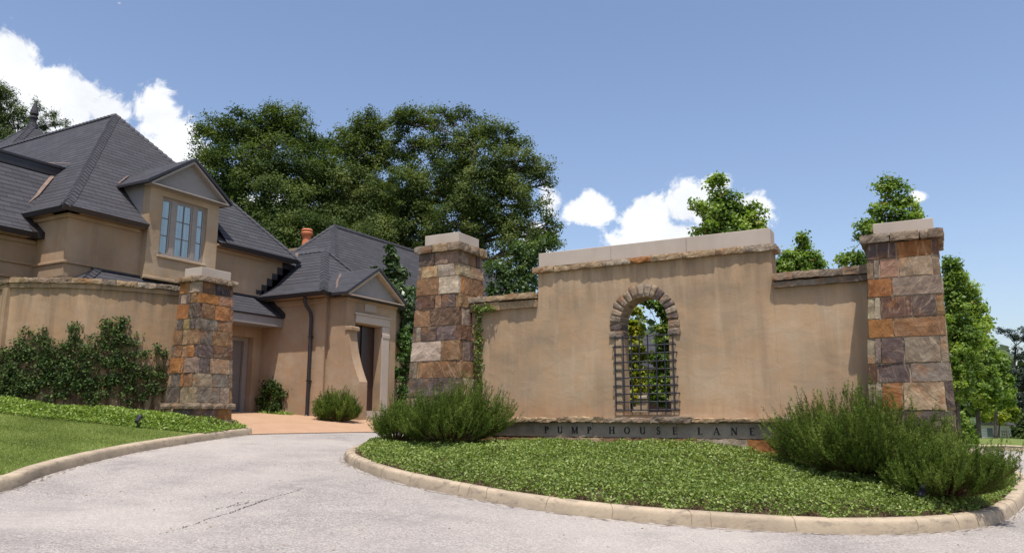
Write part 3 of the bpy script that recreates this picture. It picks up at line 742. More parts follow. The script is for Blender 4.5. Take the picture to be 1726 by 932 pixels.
def pillar(label, top, bot, zs, front, right, cap, capz, copz, seed, ledge=None, zbase=.3):
    ztop, zbot = zs[0], zs[-1]
    def rect(z):
        t = (ztop-z)/(ztop-zbot); return tuple(p+(q-p)*t for p, q in zip(top, bot))
    ca, cb = (bot[0]+bot[1])/2, (bot[2]+bot[3])/2
    root = empty('stone_pillar', (ca, cb, zbase), label, 'pillar', 'tapered stone pillars at the entrance')
    mb = MB(); core = MB()
    r0, r1 = rect(zbase), rect(ztop)
    e = .019
    core.hexa([(r0[0]+e, r0[2]+e, zbase), (r0[1]-e, r0[2]+e, zbase), (r0[1]-e, r0[3]-e, zbase), (r0[0]+e, r0[3]-e, zbase),
               (r1[0]+e, r1[2]+e, ztop-.01), (r1[1]-e, r1[2]+e, ztop-.01), (r1[1]-e, r1[3]-e, ztop-.01), (r1[0]+e, r1[3]-e, ztop-.01)])
    rows = list(zip(zs[:-1], zs[1:]))
    h = rows[-1][0]-rows[-1][1]
    while rows[-1][1] > zbase+.05: rows.append((rows[-1][1], rows[-1][1]-h))
    keys = 'PTBOSGCDPTB'
    for i, (zt, zb) in enumerate(rows):
        rnd = random.Random(seed*100+i)
        for f in range(4):
            spec = (front if f == 0 else right if f == 1 else None)
            if spec and i < len(spec): cuts, cols = spec[i]
            else:
                k = rnd.choice((2, 2, 3)); cuts = sorted(rnd.uniform(.28, .72) for _ in range(k-1))
                if k == 3: cuts = [rnd.uniform(.25, .4), rnd.uniform(.6, .75)]
                cols = ''.join(rnd.choice(keys) for _ in range(k))
            full = (i % 2 == 0) == (f in (0, 2)); t_ = 0 if full else .085
            stones_row(mb, rect, zb, zt, f, cuts, cols, .085, t_, t_, seed*50+i)
    mb.build('shaft', stone_m, root); core.build('mortar_core', mortar_m, root)
    c = MB(); z0, z1 = copz; o = .085
    a0, a1, b0, b1 = top; rnd = random.Random(seed)
    A0, A1, B0, B1 = a0-o, a1+o, b0-o, b1+o; wd = .42
    def cs(P, s): 
        cc = PAL[rnd.choice('CTLCTG')]; c.rough(P, (10, 8, 3), .016, 8, s, .4, scol=(*cc, 1), soff=(rnd.uniform(-3, 3), rnd.uniform(-3, 3), rnd.uniform(-3, 3), 1))
    x1 = A0+(A1-A0)*rnd.uniform(.34, .42); x2 = A0+(A1-A0)*rnd.uniform(.68, .75)
    for s, (p, q) in enumerate(((A0, x1), (x1+.008, x2), (x2+.008, A1))): cs(bxc(p, q, B0+rnd.uniform(-.015, .015), B0+wd, z0, z1-rnd.uniform(0, .015)), seed*9+s)
    y1 = B0+wd+.008
    ym = y1+(B1-y1)*.5
    cs(bxc(A1-wd, A1, y1, ym, z0, z1), seed*9+5); cs(bxc(A1-wd, A1, ym+.008, B1, z0, z1), seed*9+6)
    cs(bxc(A0, A1-wd-.008, y1, B1, z0, z1), seed*9+7)
    c.build('coping_stones', stone_m, root)
    s_ = MB(); s_.box(*cap, capz[0], capz[1], bev=.006); s_.build('cap_slab', lime_m, root)
    if ledge:
        l_ = MB(); zl0, zl1 = ledge; q = rect(zl0); o = .07; rnd = random.Random(seed+4)
        for k in range(3):
            p0 = q[0]-o+(q[1]-q[0]+2*o)*k/3; p1 = q[0]-o+(q[1]-q[0]+2*o)*(k+1)/3-.008
            l_.rough(bxc(p0, p1, q[2]-o, q[2]+.16, zl0, zl1), (6, 3, 2), .014, 5, k+seed, 1.0, scol=(*PAL['T'], 1), soff=(k, 1, 2, 1))
            p0 = q[2]+.17+(q[3]+o-q[2]-.17)*k/3; p1 = q[2]+.17+(q[3]+o-q[2]-.17)*(k+1)/3-.008
            l_.rough(bxc(q[1]-.16, q[1]+o, p0, p1, zl0, zl1), (3, 6, 2), .014, 5, k+seed+9, 1.0, scol=(*PAL['T'], 1), soff=(k, 3, 2, 1))
            l_.rough(bxc(q[0]-o, q[0]+.16, p0, p1, zl0, zl1), (3, 6, 2), .014, 5, k+seed+19, 1.0, scol=(*PAL['C'], 1), soff=(k, 5, 2, 1))
        l_.build('base_ledge', stone_m, root)
    return root
rz = [PB(1520, y, 11.82).z for y in (405, 433, 466, 498, 535, 568, 612, 644, 692, 726, 765)]
pillar('tall tapered stone pillar at the right end of the sign wall, behind the widest rosemary', (-.70, .18, 11.86, 12.78), (-.88, .18, 11.76, 12.95), rz,
       [([.42, .92], 'POD'), ([.10, .43], 'GST'), ([.34], 'OT'), ([.10, .62], 'LDP'), ([.34], 'OB'), ([.10, .45], 'GPT'), ([.12, .52], 'DPG'), ([.10, .40], 'GOC'), ([.38], 'BP'), ([.5], 'ST')],
       [([.5], 'BD'), ([.5], 'TP'), ([.4], 'LG'), ([.6], 'BS'), ([.3], 'LS'), ([.5], 'TB'), ([.45], 'GP'), ([.5], 'PB'), ([.4], 'SB'), ([.5], 'SB')],
       (-.61, .155, 11.95, 12.68), (4.09, 4.28), (rz[0], 4.10), 3, zbase=.3)
mz = [PB(735, y, 11.86).z for y in (424, 445, 466, 496, 519, 549, 574, 608, 637, 668, 700)]
pillar('tallest stone pillar, at the left end of the sign wall with creeper on its right side', (-8.55, -7.66, 11.94, 12.80), (-8.72, -7.48, 11.85, 12.90), mz,
       [([.42], 'PT'), ([.5], 'CL'), ([.53], 'BW'), ([.45, .62], 'DSP'), ([.36], 'BD'), ([.12, .52], 'LPP'), ([.62], 'WB'), ([.10, .46], 'TBB'), ([.5], 'PP'), ([.5], 'TP')],
       [([.4, .8], 'TBP'), ([.5], 'CT'), ([.15, .55], 'OBB'), ([.4], 'BS'), ([.35], 'LD'), ([.4], 'DT'), ([.3], 'GP'), ([.35], 'BB'), ([.5], 'WL'), ([.5], 'WL')],
       (-8.46, -7.69, 11.99, 12.74), (4.78, 5.0), (mz[0], 4.79), 5, zbase=.6)
lz = [PB(312, y, 11.1).z for y in (474, 493, 510, 536, 554, 580, 601, 628, 651, 679)]
pillar('smaller tapered stone pillar joined to the curved wall at the driveway corner', (-14.46, -13.82, 11.22, 12.13), (-14.60, -13.68, 11.18, 12.18), lz,
       [([.5], 'OL'), ([.4, .65], 'LPB'), ([.55], 'OP'), ([.35, .7], 'PYP'), ([.4, .6], 'BCB'), ([.4, .62], 'BSO'), ([.55], 'OT'), ([.45, .6], 'POB'), ([.5], 'PT')],
       [([.45], 'DN'), ([.55], 'OS'), ([.45], 'BO'), ([.55], 'GB'), ([.4], 'PB'), ([.45], 'PD'), ([.35], 'PC'), ([.45], 'TG'), ([.7], 'GT')],
       (-14.40, -13.86, 11.27, 12.08), (4.56, 4.78), (lz[0], 4.57), 7, ledge=(lz[-1]-.12, lz[-1]), zbase=.9)

# ------------------------------------------------------------------ sign wall
BW = 12.34; BT = BW+.38
def coping(mb, a0, a1, b0, b1, z0, z1, seed, pal='CTLOC', lens=(.28, .62), amp=.013, seg=2):
    rnd = random.Random(seed); a = a0; k = 0
    while a < a1-.02:
        e = min(a1, a+rnd.uniform(*lens)); 
        if a1-e < .15: e = a1
        P = bxc(a-.003, e+.003, b0+rnd.uniform(-.02, .02), b1, z0+rnd.uniform(-.006, .008), z1-rnd.uniform(0, .02))
        mb.rough(P, (max(4, int((e-a)/.035)), 5, 3), amp, 9, seed*13+k, .35, scol=(*PAL[rnd.choice(pal)], 1), soff=(rnd.uniform(-3, 3), rnd.uniform(-3, 3), rnd.uniform(-3, 3), 1)); a = e; k += 1
wall = empty('entrance_wall', (-4.15, BW+.19, .7), 'long tan stucco entrance wall with arched grilled opening and PUMP HOUSE LANE lettering', 'wall')
# central panel with the arched opening
o0, o1, zo, zs_ = -4.63, -3.79, 1.60, 3.10; oc = (o0+o1)/2; orad = (o1-o0)/2
arc = [(oc-orad*math.cos(math.pi*k/20), zs_+orad*1.06*math.sin(math.pi*k/20)) for k in range(21)]
mb = MB(); W0, W1, Z0, Z1 = -6.19, -2.10, .4, 4.13
def facegrid(b, flip):
    def q(a0_, z0_, a1_, z1_):
        nA = max(1, int((a1_-a0_)/.12)); nZ = max(1, int((z1_-z0_)/.12)); vs = []; fs = []
        for i in range(nA+1):
            for j in range(nZ+1):
                a = a0_+(a1_-a0_)*i/nA; z = z0_+(z1_-z0_)*j/nZ
                vs.append((a, b+(noise.noise(Vector((a*1.3, 0, z*1.6)))*.012 if abs(b-BW) < .01 and z > 1.56 and z < 4.05 and 0 < i < nA and 0 < j < nZ else 0), z))
        for i in range(nA):
            for j in range(nZ):
                t = (i*(nZ+1)+j, (i+1)*(nZ+1)+j, (i+1)*(nZ+1)+j+1, i*(nZ+1)+j+1); fs.append(t[::-1] if flip else t)
        mb.add(vs, fs)
    q(W0, Z0, o0, Z1); q(o1, Z0, W1, Z1); q(o0, Z0, o1, zo)
    for (a0_, z0_), (a1_, z1_) in zip(arc[:-1], arc[1:]):
        P = [(a0_, b, z0_), (a1_, b, z1_), (a1_, b, Z1), (a0_, b, Z1)]; mb.add(P, [(3, 2, 1, 0) if flip else (0, 1, 2, 3)])
facegrid(BW, False); facegrid(BT, True)
lin = [(o0, zo)]+arc+[(o1, zo)]
for p, q in zip(lin, lin[1:]+lin[:1]): mb.add([(p[0], BW, p[1]), (q[0], BW, q[1]), (q[0], BT, q[1]), (p[0], BT, p[1])], [(3, 2, 1, 0)])
mb.add([(W0, BW, Z0), (W0, BT, Z0), (W0, BT, Z1), (W0, BW, Z1)], [(3, 2, 1, 0)]); mb.add([(W1, BW, Z0), (W1, BT, Z0), (W1, BT, Z1), (W1, BW, Z1)], [(0, 1, 2, 3)])
mb.add([(W0, BW, Z1), (W1, BW, Z1), (W1, BT, Z1), (W0, BT, Z1)], [(0, 1, 2, 3)])
mb.build('central_panel', stuc_wall, wall)
for a0_, a1_ in ((-7.75, W0-.001), (W1+.001, -.62)):
    m_ = MB(); m_.box(a0_, a1_, BW+.004, BT-.004, .4, 3.58); m_.build('side_panel', stuc_wall, wall)
m_ = MB(); coping(m_, -7.68, -6.22, BW-.12, BT+.06, 3.66, 3.78, 41, 'CTLC', (.35, .6)); coping(m_, -2.10, -.68, BW-.12, BT+.06, 3.63, 3.75, 43, 'TGBT', (.3, .5)); m_.build('low_coping', stone_m, wall)
m_ = MB(); coping(m_, -7.68, -6.205, BW-.075, BT+.03, 3.50, 3.655, 45, 'CC', (.7, .8), .006); coping(m_, -2.085, -.70, BW-.075, BT+.03, 3.515, 3.625, 46, 'GT', (.6, .8), .006); m_.build('under_coping', stone_m, wall)
m_ = MB(); coping(m_, -6.27, -2.02, BW-.085, BT+.05, 4.12, 4.225, 47, 'CLOCC', (.32, .62), .016); m_.build('top_coping', stone_m, wall)
for a0_, a1_ in ((-6.18, -4.78), (-4.776, -3.45), (-3.446, -2.10)):
    m_ = MB(); m_.box(a0_, a1_, BW+.005, BT-.01, 4.226, 4.49, bev=.006); m_.build('cap_slab', lime_m, wall)
# arch ring
m_ = MB(); rnd = random.Random(77)
def vous(P, k):
    m_.rough(P, (4, 6, 4), .011, 7, k+200, 1.2, scol=(*PAL[rnd.choice('TGTPLTG')], 1), soff=(rnd.uniform(-3, 3), rnd.uniform(-3, 3), rnd.uniform(-3, 3), 1))
zz = 2.86
for k in range(2):
    h_ = .135
    for s in (-1, 1):
        ln = rnd.uniform(.17, .20); x0 = oc+s*(orad-.012); x1 = oc+s*(orad+ln); 
        vous(bxc(min(x0, x1), max(x0, x1), BW-rnd.uniform(.03, .045), BT-.02, zz+.005, zz+h_-.005), k*2+s)
    zz += h_
zc = 3.10+.03; cuts = [0]
while cuts[-1] < math.pi-.10: cuts.append(cuts[-1]+rnd.uniform(.19, .27))
cuts = [c*math.pi/cuts[-1] for c in cuts]
for k, (t0, t1) in enumerate(zip(cuts[:-1], cuts[1:])):
    ro = orad+rnd.uniform(.165, .205); ri = orad-.014; f0 = BW-rnd.uniform(.028, .048); g = .008
    def pp(r, t, b): return (oc-r*math.cos(t), b, zc+r*1.04*math.sin(t))
    vous([pp(ri, t0+g, f0), pp(ri, t1-g, f0), pp(ri, t1-g, BT-.02), pp(ri, t0+g, BT-.02), pp(ro, t0+g*.6, f0), pp(ro, t1-g*.6, f0), pp(ro, t1-g*.6, BT-.02), pp(ro, t0+g*.6, BT-.02)], k+20)
m_.build('arch_ring', stone_m, wall)
# raised jamb strips below the ring
for x0, x1 in ((o0-.125, o0+.004), (o1-.004, o1+.115)):
    m_ = MB(); m_.box(x0, x1, BW-.014, BW+.02, 1.58, 2.855, bev=.006); m_.build('jamb_strip', trim, wall)
m_ = MB(); m_.rough(bxc(o0+.002, o1-.002, BW-.02, BT-.01, 1.59, 1.635), (8, 3, 1), .008, 5, 9, scol=(*PAL['T'], 1), soff=(0, 1, 2, 1)); m_.build('opening_sill', stone_m, wall)
gr = MB(); gr.box(o0-.12, o0-.10, BW-.09, BW-.05, 1.66, 1.70); 
gr = MB(); rnd = random.Random(5)
ga, gb_ = o0-.115, o1+.115
gr.tube([(ga, BW-.06, 2.865), (gb_, BW-.06, 2.885)], .009, 6); grille = gr.build('window_grille', black_m, wall)
for k in range(10):
    z = 1.665+k*.1315; h = MB(); e1, e2 = rnd.uniform(-.02, .02), rnd.uniform(-.02, .03)
    if k == 9: continue
    h.tube([(ga+e1, BW+.0, z), (ga+e1, BW-.058, z), (gb_+e2, BW-.058, z+.006), (gb_+e2, BW+.0, z+.006)], .0115, 6); h.build('cross_bar', black_m, grille)
for k in range(8):
    a = ga+.035+k*(gb_-ga-.07)/7; h = MB(); h.tube([(a, BW-.075, 1.655), (a+.004, BW-.078, 2.90)], .0115, 6); h.build('upright_bar', black_m, grille)
# ledge, inscription band, lower stones
m_ = MB(); coping(m_, -7.45, -.85, BW-.20, BW+.004, 1.468, 1.552, 51, 'LTCLG', (.55, 1.3), .020); m_.build('ledge', stone_m, wall)
m_ = MB()
for a0_, a1_ in ((-7.42, -6.56), (-6.556, -5.13), (-5.126, -3.69), (-3.686, -2.16)): m_.box(a0_, a1_, BW-.10, BW+.003, 1.225, 1.464, bev=.003)
band = m_.build('inscription_band', band_m, wall)
m_ = MB(); coping(m_, -7.42, -.9, BW-.13, BW+.003, .98, 1.22, 53, 'CSTLOB', (.4, .8), .015); coping(m_, -2.155, -.9, BW-.11, BW+.003, 1.225, 1.464, 54, 'PGTB', (.5, .8), .012); coping(m_, -7.42, -.9, BW-.12, BW+.003, .72, .975, 55, 'CSTLOB', (.4, .8), .015); m_.build('base_stones', stone_m, wall)
# serif capitals, modelled from strokes
def glyph(ch):
    B_, T_, s = .20, .075, .055          # thick, thin, serif height (fractions of cap height)
    S = []
    def st(x0, y0, x1, y1, w_): 
        d = Vector((x1-x0, y1-y0)).normalized(); n_ = Vector((-d.y, d.x))*w_/2
        S.append([(x0-n_.x, y0-n_.y), (x1-n_.x, y1-n_.y), (x1+n_.x, y1+n_.y), (x0+n_.x, y0+n_.y)])
    def sf(x, y, w_=.36): h_ = s; y0 = y if y < .5 else y-h_; S.append([(x-w_/2, y0), (x+w_/2, y0), (x+w_/2, y0+h_), (x-w_/2, y0+h_)])
    def vbar(x, w_=B_, top=True, bot=True):
        st(x, 0, x, 1, w_); 
        if top: sf(x, 1)
        if bot: sf(x, 0)
    def bowl(cx, cy, rx, ry, t0, t1, wmax=B_, wmin=T_, n=14):
        for k in range(n):
            a, b = t0+(t1-t0)*k/n, t0+(t1-t0)*(k+1)/n
            def wd(t): return wmin+(wmax-wmin)*abs(math.cos(t))**1.2
            P = []
            for t, sg in ((a, -1), (b, -1), (b, 1), (a, 1)):
                w_ = wd(t)/2*sg; P.append((cx+(rx+w_)*math.cos(t), cy+(ry+w_)*math.sin(t)))
            S.append(P)
    pi = math.pi
    if ch == 'P': vbar(.16); bowl(.24, .74, .34, .225, pi/2, -pi/2); st(.16, .965, .25, .965, .07); st(.16, .515, .25, .515, .07); W_ = .66
    elif ch == 'U': st(.18, .30, .18, 1, B_); sf(.18, 1); st(.72, .30, .72, 1, T_*1.3); sf(.72, 1, .3); bowl(.45, .30, .27, .27, pi, 2*pi, B_, T_); W_ = .88
    elif ch == 'M': st(.14, 0, .14, 1, T_*1.3); sf(.14, 0, .3); st(.14, 1, .52, .04, B_); st(.90, 1, .52, .04, T_*1.2); st(.92, 0, .92, 1, B_); sf(.92, 0); sf(.10, 1, .26); sf(.95, 1, .26); W_ = 1.06
    elif ch == 'H': vbar(.16); vbar(.74); st(.16, .52, .74, .52, T_); W_ = .9
    elif ch == 'O': bowl(.46, .5, .36, .46, 0, 2*pi, B_, T_, 28); W_ = .92
    elif ch == 'S': bowl(.30, .75, .18, .22, pi*.15, pi*1.5, .16, .10); bowl(.30, .26, .20, .23, pi*.5, -pi*.85, .16, .10); st(.47, .72, .49, 1.0, .05); st(.10, 0, .12, .3, .05); st(.22, .57, .40, .44, .17); W_ = .58
    elif ch == 'E': vbar(.16); st(.16, .965, .58, .965, .07); st(.16, .52, .48, .52, .065); st(.16, .035, .62, .035, .07); st(.58, .80, .57, 1, .05); st(.62, 0, .63, .22, .05); st(.48, .42, .48, .62, .045); W_ = .68
    elif ch == 'L': vbar(.16); st(.16, .035, .60, .035, .07); st(.60, 0, .62, .24, .05); W_ = .66
    elif ch == 'A': st(.10, 0, .44, 1, T_); st(.44, 1, .80, 0, B_); st(.22, .34, .64, .34, .06); sf(.10, 0, .26); sf(.80, 0, .34); W_ = .9
    elif ch == 'N': st(.16, 0, .16, 1, T_*1.3); sf(.16, 0, .3); st(.16, 1, .78, .02, B_); st(.78, 0, .78, 1, T_*1.3); sf(.80, 1, .28); sf(.11, 1, .2); W_ = .94
    return S, W_
H_ = .112
for ch, px, py in zip('PUMPHOUSELANE', (921.5, 944, 968.7, 993.4, 1031.4, 1057, 1083, 1109.7, 1137.7, 1180, 1207.7, 1237.5, 1267.7), (724.6,)*13):
    S, W_ = glyph(ch); c = PB(px, 725.2, BW-.10); lm = MB(); x0 = c.x-W_*H_/2; z0 = 1.283
    for k, P in enumerate(S):
        d_ = .0006*k
        pts = [(x0+x*H_, BW-.103-d_*.15-.004, z0+z*H_) for x, z in P]
        ar = sum(pts[i][0]*pts[(i+1) % 4][2]-pts[(i+1) % 4][0]*pts[i][2] for i in range(4))
        lm.prism(pts, (0, .006, 0))
    o = lm.build('letter', letter_m, band)

# curved boundary wall at the left
random.seed(1)
bwall = empty('boundary_wall', (-16.3, 9.6, 1.6), 'curved tan stucco garden wall with rough stone coping left of the driveway', 'wall')
def offp(P, o):
    out = []
    for i in range(len(P)):
        t = Vector((P[min(i+1, len(P)-1)][0]-P[max(i-1, 0)][0], P[min(i+1, len(P)-1)][1]-P[max(i-1, 0)][1])).normalized(); out.append((P[i][0]-t.y*o, P[i][1]+t.x*o))
    return out
wp = dense(wl, .25); wb = offp(wp, .32)
n = len(wp); vs = [(x, y, .7) for x, y in wp]+[(x, y, 4.34) for x, y in wp]+[(x, y, 4.34) for x, y in wb]+[(x, y, .7) for x, y in wb]
fs = []
for k in range(3): fs += [(k*n+i, k*n+i+1, (k+1)*n+i+1, (k+1)*n+i) for i in range(n-1)]
mkobj('wall_body', vs, fs, stuc_low, bwall)
m_ = MB(); m2 = MB(); rnd = random.Random(61)
acc = 0; i = 0
front = offp(wp, -.10); back = offp(wp, .40); f2 = offp(wp, -.05); b2 = offp(wp, .36)
while i < n-1:
    j = min(n-1, i+rnd.choice((2, 3, 3, 4)))
    z1 = 4.475-rnd.uniform(0, .045); z0 = 4.355+rnd.uniform(-.01, .01); lp = lambda P, Q, t: (P[0]+(Q[0]-P[0])*t, P[1]+(Q[1]-P[1])*t)
    q = [lp(front[i], front[j], -.01), lp(front[i], front[j], 1.01), lp(back[i], back[j], 1.01), lp(back[i], back[j], -.01)]
    m_.rough([(*p, z0) for p in q]+[(*p, z1) for p in q], (14, 4, 3), .018, 8, i+400, .3, scol=(*PAL[rnd.choice('CTLTG')], 1), soff=(rnd.uniform(-3, 3), rnd.uniform(-3, 3), 0, 1))
    if i > 0 or True:
        q = [f2[i], f2[j], b2[j], b2[i]]; m2.rough([(*p, 4.255) for p in q]+[(*p, 4.35) for p in q], (4, 2, 1), .005, 4, i+600, .3, scol=(*PAL['C'], 1), soff=(i*.3, 0, 0, 1))
    i = j
m_.build('coping', stone_m, bwall); m2.build('under_coping', stuc_low, bwall)
m_ = MB(); m_.box(-17.27, -17.10, 9.03, 9.2, .9, 4.25); m_.build('wall_pilaster', stuc_low, bwall)

# ------------------------------------------------------------------ the house
house = empty('house', (-18.5, 14, 1.5), 'tan stucco house with steep dark slate hipped roofs, dormer and gabled porch', 'house')
hp = lambda m_, name, mat, **k: m_.build(name, mat, house, **k)
def captiles(m_, p, q, wd=.13, drop=.09, step=.19, lift=.035):
    p, q = Vector(p), Vector(q); d = q-p; n = max(1, int(d.length/step)); h = Vector((d.x, d.y, 0)).normalized(); s = Vector((-h.y, h.x, 0)); u = d.normalized()
    for k in range(n):
        c0 = p+d*(k/n)-u*.02; c1 = p+d*((k+1)/n)+u*.04
        up = Vector((0, 0, 1)); top0 = c0+up*(lift+.022); top1 = c1+up*(lift*.45)
        vs = []
        for c, t in ((c0, top0), (c1, top1)): vs += [t-s*wd-up*drop, t, t+s*wd-up*drop, t+s*wd-up*(drop+.02), t-up*.02, t-s*wd-up*(drop+.02)]
        fs = [(i, (i+1) % 6, 6+(i+1) % 6, 6+i) for i in range(6)]+[(5, 4, 3, 2, 1, 0), (6, 7, 8, 9, 10, 11)]
        m_.add(vs, [f[::-1] for f in fs])
def hiproof(rect, zE, Rp, f=.2, fz=.15, name='roof', sides=(0, 1, 2, 3), hips=(0, 1, 2, 3), caps=True, gutter=(0, 1, 2, 3), soff=.45, ridge=True, drop=.09, notch=None):
    a0, a1, b0, b1 = rect; C = [Vector((a0, b0, zE)), Vector((a1, b0, zE)), Vector((a1, b1, zE)), Vector((a0, b1, zE))]; Rp = [Vector(r) for r in Rp]
    M1 = []
    for c, r in zip(C, Rp):
        q = c.lerp(r, f); q.z = zE+(r.z-zE)*fz; M1.append(q)
    M0 = []
    for c, r in zip(C, Rp):
        q = c.lerp(r, f*.45); q.z = zE+(r.z-zE)*fz*.38; M0.append(q)
    mb = MB()
    for i in sides:
        j = (i+1) % 4
        if notch and i == 1:
            for y0_, y1_ in ((None, notch[0]), (notch[1], None)):
                f0 = 0 if y0_ is None else (y0_-C[i].y)/(C[j].y-C[i].y); f1 = 1 if y1_ is None else (y1_-C[i].y)/(C[j].y-C[i].y)
                g0 = 0 if y0_ is None else (y0_-M0[i].y)/(M0[j].y-M0[i].y); g1 = 1 if y1_ is None else (y1_-M0[i].y)/(M0[j].y-M0[i].y)
                mb.add([C[i].lerp(C[j], f0), C[i].lerp(C[j], f1), M0[i].lerp(M0[j], g1), M0[i].lerp(M0[j], g0)], [(0, 1, 2, 3)])
        else: mb.add([C[i], C[j], M0[j], M0[i]], [(0, 1, 2, 3)])
        mb.add([M0[i], M0[j], M1[j], M1[i]], [(0, 1, 2, 3)])
        if (Rp[i]-Rp[j]).length < .01: mb.add([M1[i], M1[j], Rp[i]], [(0, 1, 2)])
        else: mb.add([M1[i], M1[j], Rp[j], Rp[i]], [(0, 1, 2, 3)])
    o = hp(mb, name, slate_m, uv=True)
    g = MB()
    for i in gutter:
        j = (i+1) % 4; d = (C[j]-C[i]).normalized(); out = Vector((d.y, -d.x, 0))
        p, q = C[i]+out*.03, C[j]+out*.03
        P = [p-Vector((0, 0, .10))-out*.06, q-Vector((0, 0, .10))-out*.06]
        g.hexa([p+Vector((0, 0, -.12))-out*.05, q+Vector((0, 0, -.12))-out*.05, q+Vector((0, 0, -.12))-out*.11, p+Vector((0, 0, -.12))-out*.11,
                p+Vector((0, 0, -.012)), q+Vector((0, 0, -.012)), q+Vector((0, 0, -.012))-out*.11, p+Vector((0, 0, -.012))-out*.11])
    if gutter: hp(g, 'gutter', gut_m)
    if caps:
        c = MB()
        for i in hips:
            captiles(c, C[i], M0[i], drop=drop*.8); captiles(c, M0[i], M1[i], drop=drop*.9); captiles(c, M1[i], Rp[i], drop=drop)
        if ridge and (Rp[0]-Rp[1]).length > .01: captiles(c, Rp[0], Rp[1], drop=.12)
        if ridge and (Rp[1]-Rp[2]).length > .01: captiles(c, Rp[1], Rp[2], drop=.12)
        hp(c, 'ridge_tiles', cap_m)
    return C, M1
# main block
m_ = MB()
m_.box(-30, -18.5, 11.0, 18.35, 4.95, 6.60)
m_.box(-30, -19.0, 11.02, 18.35, .9, 4.95)
for b0, b1 in ((11.01, 13.6), (17.16, 17.49)): m_.box(-19.0, -18.502, b0, b1, .9, 4.95)
m_.box(-19.0, -18.502, 13.6, 17.16, 3.98, 4.95)
hp(m_, 'wall', stuc_house)
m_ = MB()     # string course and eaves band
m_.box(-18.50, -18.455, 10.955, 17.5, 5.27, 5.34, bev=.012); m_.box(-20.4, -18.50, 10.955, 11.0, 5.27, 5.34, bev=.012)
m_.box(-18.50, -18.43, 10.93, 12.95, 6.42, 6.53, bev=.02); m_.box(-18.50, -18.43, 15.45, 17.4, 6.42, 6.53, bev=.02); m_.box(-20.4, -18.5, 10.93, 11.0, 6.42, 6.53, bev=.02)
hp(m_, 'string_course', stuc_house)
AP_ = (-22.7, 14.68, 11.24)
hiproof((-36, -18.2, 10.7, 18.65), 6.63, [(-33, 14.68, 11.24), AP_, AP_, (-33, 14.68, 11.24)], .2, .175, 'main_roof', hips=(1, 2), gutter=(0,), drop=.11, notch=(13.04, 15.36))
for b0, b1 in ((10.65, 12.98), (15.42, 18.65)):
    g = MB(); g.hexa([(-18.22, b0, 6.51), (-18.19, b0, 6.51), (-18.19, b1, 6.51), (-18.22, b1, 6.51), (-18.26, b0, 6.622), (-18.12, b0, 6.622), (-18.12, b1, 6.622), (-18.26, b1, 6.622)]); hp(g, 'gutter', gut_m)
m_ = MB(); m_.box(-19, -18.26, 10.8, 13.04, 6.535, 6.60); m_.box(-19, -18.26, 15.36, 18.5, 6.535, 6.60); m_.box(-30, -18.26, 10.76, 11.2, 6.535, 6.605); hp(m_, 'soffit', stuc_house)
# steeper roof slope right of the dormer
m_ = MB(); t_ = 1.78
P = [Vector((-18.17, 15.62, 6.65)), Vector((-18.17, 18.67, 6.65)), Vector((-18.2-t_, 18.65-t_, 6.65+1.16*t_)), Vector((-18.2-t_, 15.62, 6.65+1.16*t_)), Vector((-20.6, 15.6, 8.55)), Vector((-20.6, 17.0, 8.0)), Vector((-19.6, 18.68, 6.65))]
m_.add([P[0], P[1], P[2], P[3]], [(0, 1, 2, 3)]); m_.add([P[3], P[2], P[5], P[4]], [(0, 1, 2, 3)]); m_.add([P[1], P[6], P[5], P[2]], [(0, 1, 2, 3)]); hp(m_, 'side_roof', slate_m, uv=True)
m_ = MB(); captiles(m_, P[1], P[2], drop=.1); captiles(m_, P[3], P[2], drop=.12); hp(m_, 'ridge_tiles', cap_m)
# left wing
m_ = MB(); m_.box(-28, -19.8, 4.0, 11.0, .9, 6.02); hp(m_, 'wall', stuc_house)
m_ = MB()
for z in (4.93, 5.30): m_.box(-19.8, -19.755, 4.0, 10.99, z, z+.07, bev=.012)
m_.box(-19.8, -19.73, 4.0, 10.99, 5.84, 5.95, bev=.02); hp(m_, 'string_course', stuc_house)
m_ = MB(); 
m_.add([(-19.45, 3.6, 6.08), (-19.45, 10.75, 6.08), (-19.9, 10.95, 6.50), (-19.9, 3.6, 6.50)], [(0, 1, 2, 3)])
m_.add([(-19.9, 3.6, 6.50), (-19.9, 10.95, 6.50), (-21.3, 12.6, 8.22), (-21.3, 3.6, 8.22)], [(0, 1, 2, 3)])
m_.add([(-21.3, 3.6, 8.22), (-21.3, 12.6, 8.22), (-21.3, 12.6, 8.50), (-21.3, 3.6, 8.50)], [(0, 1, 2, 3)])
m_.add([(-21.27, 3.6, 8.50), (-21.27, 12.6, 8.50), (-28, 12.6, 8.6), (-28, 3.6, 8.6)], [(0, 1, 2, 3)])
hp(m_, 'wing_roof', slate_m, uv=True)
m_ = MB(); m_.box(-21.36, -21.24, 3.6, 12.55, 8.46, 8.54, bev=.01); m_.box(-21.30, -21.27, 3.6, 12.3, 8.22, 8.46)
m_.hexa([(-19.46, 3.6, 5.96), (-19.43, 3.6, 5.96), (-19.43, 10.8, 5.96), (-19.46, 10.8, 5.96), (-19.5, 3.6, 6.075), (-19.36, 3.6, 6.075), (-19.36, 10.8, 6.075), (-19.5, 10.8, 6.075)])
m_.hexa([(-19.9, 10.72, 5.96), (-19.4, 10.72, 5.96), (-19.4, 10.98, 5.96), (-19.9, 10.98, 5.96), (-19.95, 10.72, 6.5), (-19.42, 10.72, 6.10), (-19.42, 10.98, 6.14), (-19.95, 10.98, 6.52)]); hp(m_, 'gutter', gut_m)
m_ = MB(); m_.box(-19.8, -19.5, 4, 10.98, 5.965, 6.03); hp(m_, 'soffit', stuc_house)
